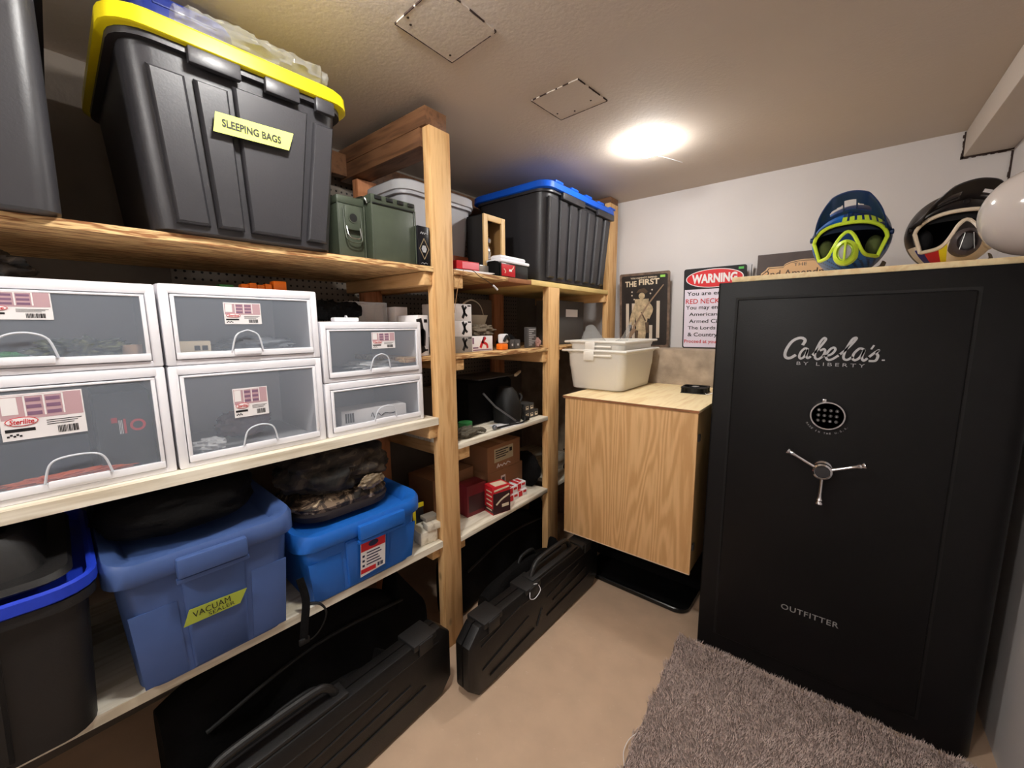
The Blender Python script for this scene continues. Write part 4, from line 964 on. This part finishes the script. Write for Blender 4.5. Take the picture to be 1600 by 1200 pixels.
b = MB().box(.14, .28, -.001, 0, .165, .21); b.build('sticker', M['paper'], t)
# small axial fan
t = thing('axial_fan', 'small black square fan lying on the plywood box beside the safe', 'fan', (-.605, 2.10, zc+.0005), 4)
b = MB(); s = .12; hgt = .030
b.box(0, s, 0, s, 0, .004, .002); 
n = 32
def sq(z):
    return rrect(0, s, 0, s, .008, z, 8)
def ci(r, z, n=36): return [(s/2+r*math.cos(math.pi/4*0+2*math.pi*k/n), s/2+r*math.sin(2*math.pi*k/n), z) for k in range(n)]
b.rings([sq(hgt-.004), sq(hgt), ci(.056, hgt), ci(.056, .004)], False, False)
b.rings([ci(.058, .004), ci(.058, hgt)], False, False)
for cx in (.008, s-.008):
    for cy in (.008, s-.008): b.cyl((cx, cy, 0), (cx, cy, hgt), .006, seg=10)
b.build('frame', M['rubber'], t)
b = MB(); b.cyl((s/2, s/2, .006), (s/2, s/2, hgt-.001), .02, seg=24)
for k in range(7):
    a = 2*math.pi*k/7; q = []
    for r_, z_, da in ((.02, .010, 0), (.053, .008, .1), (.053, hgt-.004, .6), (.02, hgt-.006, .5)):
        q.append((s/2+r_*math.cos(a+da), s/2+r_*math.sin(a+da), z_))
    b.rings([q, [(x, y, z+.0015) for x, y, z in q]])
b.build('impeller', M['black_pl'], t)
MB().cyl((s/2, s/2, hgt-.001), (s/2, s/2, hgt+.0002), .016, seg=24).build('hub_label', M['silver'], t)
MB().tube([(.11, .01, .006), (.13, -.005, .004), (.16, .005, .02), (.165, .05, .045)], .0018, smooth=5).build('cable', M['white'], t)
# strap remnant beside narrow post
t = thing('torn_strap', 'torn black and grey fabric strap between narrow post and plywood box', 'strap', RB(1.89, .03, .50), 90)
b = MB(); b.grid(lambda u, v: (.045*u+.012*math.sin(v*11), -.012*u+.008*math.sin(v*7), .17*v+.008*noise.noise(Vector((u*4, v*6, 0)))), 8, 24); b.build('strap', M['black_cloth'], t, solid=.003)
for z in (.01, .12): MB().grid(lambda u, v: (.03+.035*u, -.02-.01*u, z+.03*v+.012*math.sin(u*5)), 6, 6).build('scrap', mat('grey_scrap', rgb(90, 84, 82), .8), t, solid=.002)
# under the box
t = thing('boot_tray', 'black tray with raised rounded lip on the floor under the plywood box', 'tray', (-1.0, 1.835, .0005), -1)
b = MB(); rr = lambda g, z: rrect(g, .55-g, g, .40-g, .06, z, 7)
b.rings([rr(.006, 0), rr(0, .006), rr(0, .022), rr(.004, .026), rr(.012, .022), rr(.05, .010)], True, True); b.build('body', mat('gloss_black', rgb(20, 20, 20), .25), t)
t = thing('hard_case', 'black case lying in the dark under the plywood box', 'hard case', (-1.02, 2.02, .028), 0)
MB().box(0, .60, 0, .30, 0, .22, .02).build('body', M['black_cloth'], t)
MB().tube([(.22, -.004, .16), (.24, -.03, .15), (.36, -.03, .15), (.38, -.004, .16)], .007, smooth=4).build('handle', M['rubber'], t)

# ------------------------------------------------------------------ signs on the ledge
def lean(t, deg): t.rotation_euler = (math.radians(-deg), 0, 0)
def plate(t, w, h, m, r=.012, name='plate', th=.0012, y=0, x=0, z=0):
    b = MB(); R_ = rrect(x, x+w, z, z+h, r, 0, 4)
    b.rings([[(px, y, pz) for px, pz, _ in R_], [(px, y+th, pz) for px, pz, _ in R_]]); return b.build(name, m, t, smooth=0)
t = thing('metal_sign', 'black and cream metal sign reading THE FIRST with a colonial rifleman', 'sign', (-1.152, 2.585, 1.2125), 0)
lean(t, -4)
m_w = mat('worn_black_paint', rgb(40, 34, 32), .45, var=.25, vscale=14)
plate(t, .325, .468, mat('worn_rim', rgb(110, 90, 76), .5, var=.5, vscale=30)); plate(t, .295, .438, m_w, name='field', x=.015, z=.015, y=-.0008, th=.0006)
b = MB()
for x0, z0, x1, z1 in ((.045, .06, .065, .28), (.085, .02, .105, .28), (.20, .02, .22, .14), (.245, .06, .265, .29), (.06, .02, .075, .10)): b.box(x0, x1, -.0018, -.0006, z0, z1)
for x, z in ((.085, .352), (.085, .33), (.10, .305), (.215, .36), (.205, .338)): b.lathe((x, -.0006, z), (0, -1, 0), [(.005, 0), (.005, .001)], seg=8)
b.build('stripes', mat('pale_stripe', rgb(206, 190, 172), .6), t, smooth=0)
k1 = mat('sepia_print', rgb(186, 164, 130), .6, var=.35, vscale=40); k2 = mat('dark_sepia', rgb(84, 66, 50), .6, var=.3, vscale=40)
b = MB()
b.stroke([(.15, .27), (.15, .18), (.145, .12)], lambda a: .09-.03*a, y0=-.0028, y1=-.0006); b.stroke([(.115, .255), (.095, .20), (.085, .155)], .034, y0=-.003, y1=-.0006)
b.stroke([(.185, .27), (.205, .24), (.19, .20)], .036, y0=-.003, y1=-.0006); b.stroke([(.135, .11), (.13, .02)], .04, y0=-.003, y1=-.0006); b.stroke([(.17, .12), (.16, .07), (.158, .02)], .032, y0=-.003, y1=-.0006)
b.lathe((.15, -.0006, .325), (0, -1, 0), [(.02, 0), (.02, .0026)], seg=16); b.build('figure', k1, t, smooth=0)
b = MB(); b.poly([(.115, .345), (.13, .365), (.165, .375), (.19, .35), (.175, .338), (.15, .35)], -.0042, -.0006); b.stroke([(.185, .15), (.19, .10)], .022, y0=-.0042); b.stroke([(.12, .10), (.115, .02)], .018, y0=-.0042); b.stroke([(.15, .22), (.175, .17)], .008, y0=-.0042); b.build('hat_and_gear', k2, t, smooth=0)
b = MB(); b.stroke([(.05, .045), (.10, .11)], .026, y0=-.0048, smooth=0); b.stroke([(.10, .13), (.19, .27), (.285, .385)], lambda a: .012-.006*a, y0=-.005, smooth=0); b.build('musket', mat('musket_brown', rgb(150, 124, 100), .5), t, smooth=0)
for s_, x, z, w_, h_ in (('THE', .04, .385, .075, .035), ('FIRST', .13, .392, .13, .036), ('YOU CANNOT DEFEND', .075, .432, .17, .010)):
    text(s_, x, z, w_, h_, M['cream'], t, y=-.0022, bold=.03)
MB().box(.265, .295, -.002, 0, .432, .446).build('price_sticker', mat('lime_sticker', rgb(150, 210, 90), .6), t)

t = thing('metal_sign', 'metal warning sign with red oval beside the black safe', 'sign', (-.744, 2.575, 1.2125), 0)
lean(t, -4)
plate(t, .325, .462, M['ink']); plate(t, .311, .448, mat('sign_white', rgb(232, 222, 236), .4), name='field', x=.007, z=.007, y=-.0008, th=.0006, r=.008)
plate(t, .325, .118, M['ink'], name='header', x=0, z=.344, y=-.0014, th=.0006)
n = 36
MB().poly([(.162+.150*math.cos(2*math.pi*k/n), .402+.052*math.sin(2*math.pi*k/n)) for k in range(n)], -.0022, -.0006).build('oval_rim', M['paper'], t, smooth=0)
MB().poly([(.162+.145*math.cos(2*math.pi*k/n), .402+.048*math.sin(2*math.pi*k/n)) for k in range(n)], -.0028, -.0006).build('oval', mat('sign_red', rgb(214, 40, 46), .4), t, smooth=0)
text('WARNING', .045, .376, .236, .052, M['paper'], t, y=-.0034, bold=.045)
for s_, x, z, w_, h_, mm in (('You are entering', .02, .302, .28, .030, M['ink']), ('RED NECK AREA', .014, .262, .29, .028, M['red']), ('You may encounter', .016, .222, .29, .030, M['ink']), ('American Flags,', .035, .185, .25, .026, M['ink']),
                             ('Armed Citizens,', .036, .146, .25, .026, M['ink']), ('The Lords Prayer', .03, .106, .26, .026, M['ink']), ('& Country Music', .03, .064, .26, .030, M['ink']), ('Proceed at your own risk', .012, .026, .30, .026, M['red'])):
    text(s_, x, z, w_, h_, mm, t, y=-.0016, bold=.012)
MB().box(.285, .31, -.002, 0, .440, .452).build('price_sticker', mat('green_sticker', rgb(90, 190, 90), .6), t)
t = thing('metal_sign', 'blank white metal sign edge peeking out behind the warning sign', 'sign', (-.722, 2.607, 1.2125), 0)
lean(t, -2.2)
plate(t, .325, .470, mat('sign_blank', rgb(206, 202, 204), .5)); plate(t, .004, .455, M['dgrey'], r=.001, name='border', x=.316, z=.008, y=-.0008, th=.0008)
t = thing('wooden_plaque', 'dark framed plaque reading 2nd Amendment half hidden behind the helmet', 'sign', (-.380, 2.60, 1.2125), 0)
plate(t, .42, .508, mat('dark_wood_plaque', rgb(70, 56, 52), .5, var=.15, vscale=20), th=.014, r=.002)
def plaq(g):
    P = []
    x0, x1, z0, z1 = .02+g, .40-g, .20+g, .47-g
    P += [(x0, z0), (x1, z0), (x1, z1-.06), (x1-.02, z1-.045), (x1-.03, z1-.03)]
    for k in range(9): a = math.pi*k/8; P.append((.21+.09*math.cos(a), z1-.03+.028*math.sin(a)))
    P += [(x0+.03, z1-.03), (x0+.02, z1-.045), (x0, z1-.06)]
    return P
MB().poly(plaq(0), -.0015, .0002).build('border', mat('tan_border', rgb(226, 186, 140), .5), t, smooth=0)
MB().poly(plaq(.005), -.0022, .0002).build('outline', M['ink'], t, smooth=0)
MB().poly(plaq(.008), -.0030, .0002).build('field', mat('tan_field', rgb(226, 180, 130), .5), t, smooth=0)
text('THE', .165, .436, .055, .016, M['dgrey'], t, y=-.0036)
text('2nd Amendment', .038, .385, .335, .036, mat('brown_ink', rgb(84, 60, 44), .6), t, y=-.0036, bold=.01)
text('* * * * *', .12, .362, .18, .010, M['ink'], t, y=-.0036)

# ------------------------------------------------------------------ safe
SX0, SX1, SY, SD, SH = -.372, .425, 1.71, .60, 1.505
t = thing('gun_safe', 'tall black steel gun safe with chrome three-spoke handle', 'safe', (0, SY, .0005), 0)
b = MB()
def sring(z, g=0):
    out = []
    for cx, cy, a0, r in ((SX1-.012, SD-.012, 0, .012), (SX0+.012, SD-.012, 90, .012), (SX0+.008, .008, 180, .008), (SX1-.045, .045, 270, .045)):
        for i in range(7):
            a = math.radians(a0+90*i/6); out.append((cx+(r-g*.3)*math.cos(a), cy+(r-g*.3)*math.sin(a), z))
    return out
b.rings([sring(0), sring(SH-.006), [(x*.999, y*.998+.002, z) for x, y, z in sring(SH)]]); b.build('body', M['safe'], t)
DX0, DX1, DZ0, DZ1 = -.302, .290, .082, 1.440
b = MB(); e = .009
b.box(DX0-e, DX1+e, -.0012, .002, DZ0-e, DZ1+e); b.build('door_gap', M['groove'], t, smooth=0)
d = MB().box(DX0, DX1, -.012, .004, DZ0, DZ1, .005, seg=3).build('door', M['safe'], t)
y_ = -.0125
# script lettering on the door
def uz(u, v): return (-.146+(u-105)*.000448, 1.300-(v-102-(u-105)*.035)*.00060)
b = MB()
strokes = [
    ([(220, 136), (230, 116), (214, 102), (184, 102), (148, 120), (120, 158), (110, 192), (120, 212), (146, 214), (174, 200)], 17),
    ([(250, 166), (234, 160), (212, 178), (202, 206), (214, 218), (236, 204), (252, 168), (246, 200), (256, 216), (278, 202)], 13),
    ([(278, 202), (310, 170), (350, 120), (352, 108), (340, 106), (320, 130), (300, 180), (300, 212), (318, 222), (344, 206), (356, 178), (348, 166), (330, 172)], 13),
    ([(350, 205), (392, 196), (414, 172), (404, 158), (380, 172), (364, 205), (378, 226), (406, 220), (440, 198)], 13),
    ([(440, 198), (486, 160), (524, 116), (518, 108), (500, 122), (470, 180), (466, 216), (486, 226), (512, 212)], 13),
    ([(570, 170), (548, 166), (522, 190), (516, 216), (530, 228), (556, 212), (576, 172), (566, 212), (578, 230), (600, 214)], 13),
    ([(622, 152), (612, 168)], 9),
    ([(600, 214), (632, 188), (652, 176), (640, 190), (650, 206), (640, 230), (610, 232)], 13),
]
for pts, wd in strokes: b.stroke([uz(*p) for p in pts], wd*.00052, y0=y_-.0012, y1=y_+.001, smooth=6)
b.stroke([uz(676, 228), uz(684, 228)], .004, y0=y_-.0012, y1=y_+.001, smooth=0)
b.build('script_lettering', M['silver'], d, smooth=0)
text('BY LIBERTY', -.108, 1.211, .178, .011, M['grey'], d, y=y_-.001, sp=1.5)
text('OUTFITTER', -.088, .298, .168, .021, mat('dim_silver', rgb(140, 138, 136), .4), d, y=y_-.001, sp=1.1, bold=.01)
# keypad
kx, kz = -.010, 1.046
k = MB().lathe((kx, y_+.001, kz), (0, -1, 0), [(.050, 0), (.050, .012), (.047, .018), (.043, .018), (.042, .013)], seg=40).build('keypad', M['chrome'], t)
MB().lathe((kx, y_, kz), (0, -1, 0), [(.042, 0), (.042, .012)], seg=40).build('keypad_face', mat('keypad_black', rgb(52, 50, 50), .5), k)
bt = MB(); n_ = 0
for r_ in range(3):
    for c_ in range(4):
        x = kx-.024+c_*.016; z = kz+.018-r_*.018
        MB().lathe((x, y_-.012, z), (0, -1, 0), [(.0055, 0), (.005, .003)], seg=14).build('key', mat('key_grey', rgb(60, 58, 58), .4), k)
        text(str((r_*4+c_+1) % 10), x-.0018, z-.0028, .0036, .0056, M['silver'], k, y=y_-.0153)
MB().box(kx-.018, kx-.006, y_-.016, y_, kz+.046, kz+.056, .002).build('light_window', M['chrome'], k)
s_ = 'MADE IN THE U.S.A.'; b = MB()
for i, ch in enumerate(s_):
    if ch in ' ': continue
    a = math.radians(-148+116*i/(len(s_)-1)); V, F = txt_mesh(ch, .0045 if ch not in 'I.' else .0014, .006 if ch != '.' else .0012)
    ca, sa = math.cos(a+math.pi/2), math.sin(a+math.pi/2)
    px, pz = kx+.066*math.cos(a), kz+.066*math.sin(a)
    b.add([(px+(x-.002)*ca-(z)*sa, y_-.001, pz+(x-.002)*sa+z*ca) for x, y, z in V], F)
b.build('ring_lettering', M['grey'], d, smooth=0)
# handle
hx, hz = -.008, .862
h = MB().lathe((hx, y_+.001, hz), (0, -1, 0), [(.026, 0), (.026, .008), (.020, .014), (.018, .03), (.027, .036), (.027, .052), (.022, .056), (.019, .053), (.001, .052)], seg=32).build('handle', M['chrome'], t)
MB().lathe((hx, y_-.0525, hz), (0, -1, 0), [(.019, 0), (.019, .0015), (.001, .002)], seg=28).build('hub_cap', M['black_pl'], h)
for a in (152, 22, 270):
    a = math.radians(a); c, s2 = math.cos(a), math.sin(a)
    p = lambda r, y=-.056: (hx+r*c, y, hz+r*s2)
    o = MB(); ax = (c, 0, s2)
    o.lathe(p(.022), ax, [(.0055, 0), (.005, .02), (.0048, .055), (.006, .07), (.0095, .078), (.0075, .083), (.011, .088), (.011, .092), (.006, .095)], seg=16)
    o.build('spoke', M['chrome'], h)
# three external hinge pins on the right edge
# plywood sheet on the safe
o = MB().box(0, .775, 0, .56, 0, .018, .001).build('plywood_sheet', M['ply_top_lit'])
tag(o, 'thin plywood sheet lying on top of the black safe', 'board', loc=(-.33, SY+.012, SH+.002))
ZH = SH+.0205

# ------------------------------------------------------------------ helmets
def helmet(label, loc, rot, sc, cs, variant):
    """faces -y"""
    t = thing('motocross_helmet', label, 'helmet', loc, rot); t.scale = (1, 1, 1)
    shell, trim, chin, vis, mouth = cs
    Rx, Ry, Rz = .122*sc, .150*sc, .135*sc; cz = .125*sc
    def low(az):  # lower edge of the eye port (radians of elevation)
        a = abs(az)/1.15
        return math.radians(-33+40*math.exp(-(a/.30)**2)) if a < 1 else 0
    def upp(az):
        a = abs(az)/1.15; return math.radians(30*math.sqrt(max(0, 1-a**2.6))-8)
    def pt(az, el, g=0):
        # az 0 = forward (-y)
        x = math.cos(el)*math.sin(az); y = -math.cos(el)*math.cos(az); z = math.sin(el)
        fwd = max(0, math.cos(az))**2*max(0, math.cos(el))
        bar = fwd*max(0, min(1, (math.radians(2)-el)/math.radians(30)))*.045*sc
        rr = 1+g
        X = x*Rx*rr*(1-.10*max(0, -z)); Yv = y*Ry*rr-bar; Z = cz+z*Rz*rr
        return (X, Yv, max(Z, .004))
    NU, NV = 96, 56; vs = []; fs = []; mi = []
    for j in range(NV+1):
        el = math.radians(-62+152*j/NV)
        for i in range(NU): vs.append(pt(2*math.pi*i/NU-math.pi, el))
    sb = MB()
    for j in range(NV):
        for i in range(NU):
            az = 2*math.pi*(i+.5)/NU-math.pi; el = math.radians(-62+152*(j+.5)/NV)
            if abs(az) < 1.15 and low(az) < el < upp(az): continue
            a = j*NU+i; c = j*NU+(i+1) % NU; fs.append((a, c, c+NU, a+NU))
            k = 0
            if variant == 0:
                if el < math.radians(-12) and abs(az) < 1.5: k = 1 if (az*9+el*14) % 3 > .9 else 2
                elif az < -.2 and el < math.radians(48): k = 1
                elif abs(az) < .9 and el > math.radians(20) and el < math.radians(34) and (az*10) % 2 < 1.2: k = 3
            else:
                if el < math.radians(-20) and abs(az) < 1.6: k = 1
                if el < math.radians(-27) and -1.25 < az < -.95: k = 2
                elif el < math.radians(-27) and -.95 <= az < -.6: k = 3
                elif el < math.radians(-27) and -.6 <= az < -.38: k = 4
            mi.append(k)
    sb.v = vs; sb.f = fs; sb.m = mi
    sb.build('shell', shell, t, smooth=60, solid=.006)
    # lining
    MB().ball((0, .004, cz), Rx*.86, Ry*.86, Rz*.86, 32, 20).build('lining', M['foam'], t) if False else None
    lb = MB(); lb.rings([[(.88*p[0], .88*p[1]+.004, cz+.9*(p[2]-cz)) for p in [pt(2*math.pi*i/48-math.pi, math.radians(e))] ][0:1]*1 for i in range(48)] if False else [[(.90*q[0], .90*q[1], cz+.92*(q[2]-cz)) for q in [pt(2*math.pi*i/48-math.pi, math.radians(e)) for i in range(48)]] for e in (10, 30, 50, 70, 88)], False, True)
    back = [[(.90*q[0], .90*q[1], cz+.92*(q[2]-cz)) for q in [pt(a, math.radians(e)) for a in [math.pi*.42+math.pi*1.16*i/32 for i in range(33)]]] for e in (-50, -20, 10)]
    lb.rings(back, False, False, closed=False)
    lb.build('lining', M['foam'] if variant else mat('lining_navy', rgb(16, 30, 52), .9), t)
    for s2 in (-1, 1):
        MB().ball((s2*Rx*.62, -Ry*.05, cz-.03*sc), .028*sc, .05*sc, .045*sc, 18, 12).build('cheek_pad', mat('pad_green', rgb(86, 96, 50), .9) if variant == 0 else M['foam'], t)
    # port trim
    pts = []
    N = 40
    for i in range(N+1): az = -1.13+2.26*i/N; pts.append(pt(az, upp(az), .012))
    for i in range(N+1): az = 1.13-2.26*i/N; pts.append(pt(az, low(az), .012))
    MB().tube(pts, .0068*sc, 8, closed=True, flat=1).build('port_trim', trim, t)
    # mouth vent
    yy = pt(0, math.radians(-24))[1]
    mp_ = MB(); mz = cz-.062*sc
    n = 28
    def ell(rx, rz, y, dz=0): return [(rx*math.cos(2*math.pi*k/n), y+.35*abs(rx*math.cos(2*math.pi*k/n)), max(.003, mz+dz+rz*math.sin(2*math.pi*k/n))) for k in range(n)]
    mp_.rings([ell(.040*sc, .048*sc, yy+.012), ell(.037*sc, .045*sc, yy-.012), ell(.026*sc, .034*sc, yy-.020), ell(.022*sc, .03*sc, yy-.008)], True, True)
    mp_.build('mouthpiece', mouth[0], t)
    MB().ball((0, yy-.010, mz), .019*sc, .006, .027*sc, 16, 10).build('mouth_vent', mouth[1], t)
    if variant == 0:
        MB().tube([(0, yy-.018, mz+.034*sc), (0, yy-.022, mz), (0, yy-.018, mz-.034*sc)], .0035*sc).build('vent_bar', mouth[0], t)
    else:
        for s2 in (-1, 1): MB().tube([(s2*.010*sc, yy-.017, mz+.028*sc), (s2*.018*sc, yy-.014, mz-.026*sc)], .0012*sc).build('vent_bar', M['steel'], t)
    # visor: swept sheet with windows
    def vf(u, v):
        a = (u-.5)*2; az = a*1.28
        el0 = math.radians(34-30*abs(a)**1.7)
        bx, by, bz = pt(az, el0, .05)
        out = 1-.35*max(0, abs(a)-.3)/.7; up = 1-.95*max(0, (abs(a)-.38)/.62)
        side = 1 if abs(a) < .999 else 1
        return (bx*(1+.02*v-.16*v*abs(a)**2), by-(.085*sc*out)*v, bz+(.010+(.042 if variant else .058)*up*v)*sc)
    def skip(u, v):
        a = abs(u-.5)
        if variant == 0:
            if a < .055: return .20 < v < .62
            if .075 < a < .22: return .16 < v < .46-.6*(a-.075)
            return False
        return (.09 < a < .28 and (.30 < v < .55 or .12 < v < .22))
    b = MB(); b.grid(vf, 64, 30, skip); b.build('visor', vis, t, smooth=60, solid=.004)
    for s2 in (-1, 1):
        q = Vector(pt(s2*1.28, math.radians(6), .05)); MB().lathe(q, (s2, 0, 0), [(.009, -.004), (.009, .004), (.004, .006)], seg=14).build('visor_screw', vis, t)
    MB().lathe(Vector(pt(0, math.radians(36), .07)), (0, -.6, .8), [(.008, -.006), (.008, .004), (.003, .006)], seg=14).build('visor_screw', vis, t)
    # chin strap
    MB().tube([(Rx*.9, 0, .03), (Rx*.85, -.03, .012), (Rx*.75, -.05, .005)], .007, 8, flat=.3, smooth=4).build('chin_strap', mat('strap_tan', rgb(110, 96, 78), .9), t)
    return t
helmet('blue and lime motocross helmet on top of the black safe', (.002, 1.885, ZH), -4, .86, ([M['hnavy'], M['hblue'], M['hnavy'], M['lime']], M['lime'], None, M['hnavy'], (M['lime'], M['grey'])), 0)
helmet('black and cream motocross helmet at the right on the safe, partly behind the globe', (.243, 1.885, ZH), 6, .83, ([M['hblack'], M['hwhite'], mat('logo_navy', rgb(30, 30, 110), .35), M['red'], M['yprint']], M['hwhite'], None, M['hblack'], (mat('dark_grille', rgb(70, 60, 60), .4), M['dgrey'])), 1)

# ------------------------------------------------------------------ globe light on the right wall
t = thing('globe_wall_light', 'unlit white glass globe light mounted on the right wall', 'wall light', (.483, 1.40, 1.592), 0)
MB().ball((-.172, 0, -.008), .092, .092, .092, 48, 32).build('globe', mat('opal_glass', rgb(196, 186, 180), .12, coat=.5), t)
MB().lathe((0, 0, 0), (-1, 0, 0), [(.055, 0), (.055, .012), (.045, .022), (.026, .03), (.026, .09), (.04, .10), (.04, .112)], seg=28).build('bracket', M['steel'], t)

# ------------------------------------------------------------------ carpet
t = thing('carpet_remnant', 'cut piece of shaggy grey carpet in front of the black safe', 'carpet', (0, 0, .0005), 0)
def edge(y): return -.415-.02*(y-1.1)/.5+.006*math.sin(y*37)+.004*math.sin(y*91)
b = MB(); ys = [-1.1+i*.0496 for i in range(57)]
L0 = [(edge(y), y) for y in ys]; rs = [[(x, y, 0) for x, y in L0]+[(.47, ys[-1], 0), (.47, -1.1, 0)], [(x+.002, y, .009) for x, y in L0]+[(.468, ys[-1], .009), (.468, -1.1, .009)]]
b.rings(rs)
cm = mat('carpet_backing', rgb(130, 116, 110), 1, spec=0)
b.build('backing', cm, t, smooth=0)
NB = 90000; rg_ = np.random.default_rng(3)
y = rg_.uniform(.62, 1.70, NB); x = rg_.uniform(-.44, .468, NB)
ed = -.415-.02*(y-1.1)/.5+.006*np.sin(y*37)+.004*np.sin(y*91); keep = x > ed-.002
x, y = x[keep], y[keep]; n = len(x)
a = rg_.uniform(0, 2*np.pi, n); ln_ = rg_.uniform(.007, .016, n)
cl = np.sin(x*38+2*np.sin(y*23))*np.sin(y*41+2*np.sin(x*29)); tx = np.cos(a)*.006+cl*.006; ty = np.sin(a)*.006+cl*.004
wd = .0016; px = -np.sin(a)*wd; py = np.cos(a)*wd
V = np.stack([np.stack([x-px, y-py, np.full(n, .006)], 1), np.stack([x+px, y+py, np.full(n, .006)], 1), np.stack([x+tx, y+ty, .008+ln_], 1)], 1).reshape(-1, 3)
me = bpy.data.meshes.new('pile'); me.from_pydata(V.tolist(), [], np.arange(3*n).reshape(-1, 3).tolist())
pm = mat('carpet_pile', rgb(215, 196, 188), 1, spec=.05, var=.35, vscale=120)
me.materials.append(pm); o = bpy.data.objects.new('pile', me); COL.objects.link(o); o.parent = t; o['kind'] = 'stuff'
MB().tube([(-.415, 1.15, .016), (-.428, 1.12, .010), (-.424, 1.07, .016), (-.405, 1.03, .018)], .0012, smooth=5).build('loose_thread', M['paper'], t)
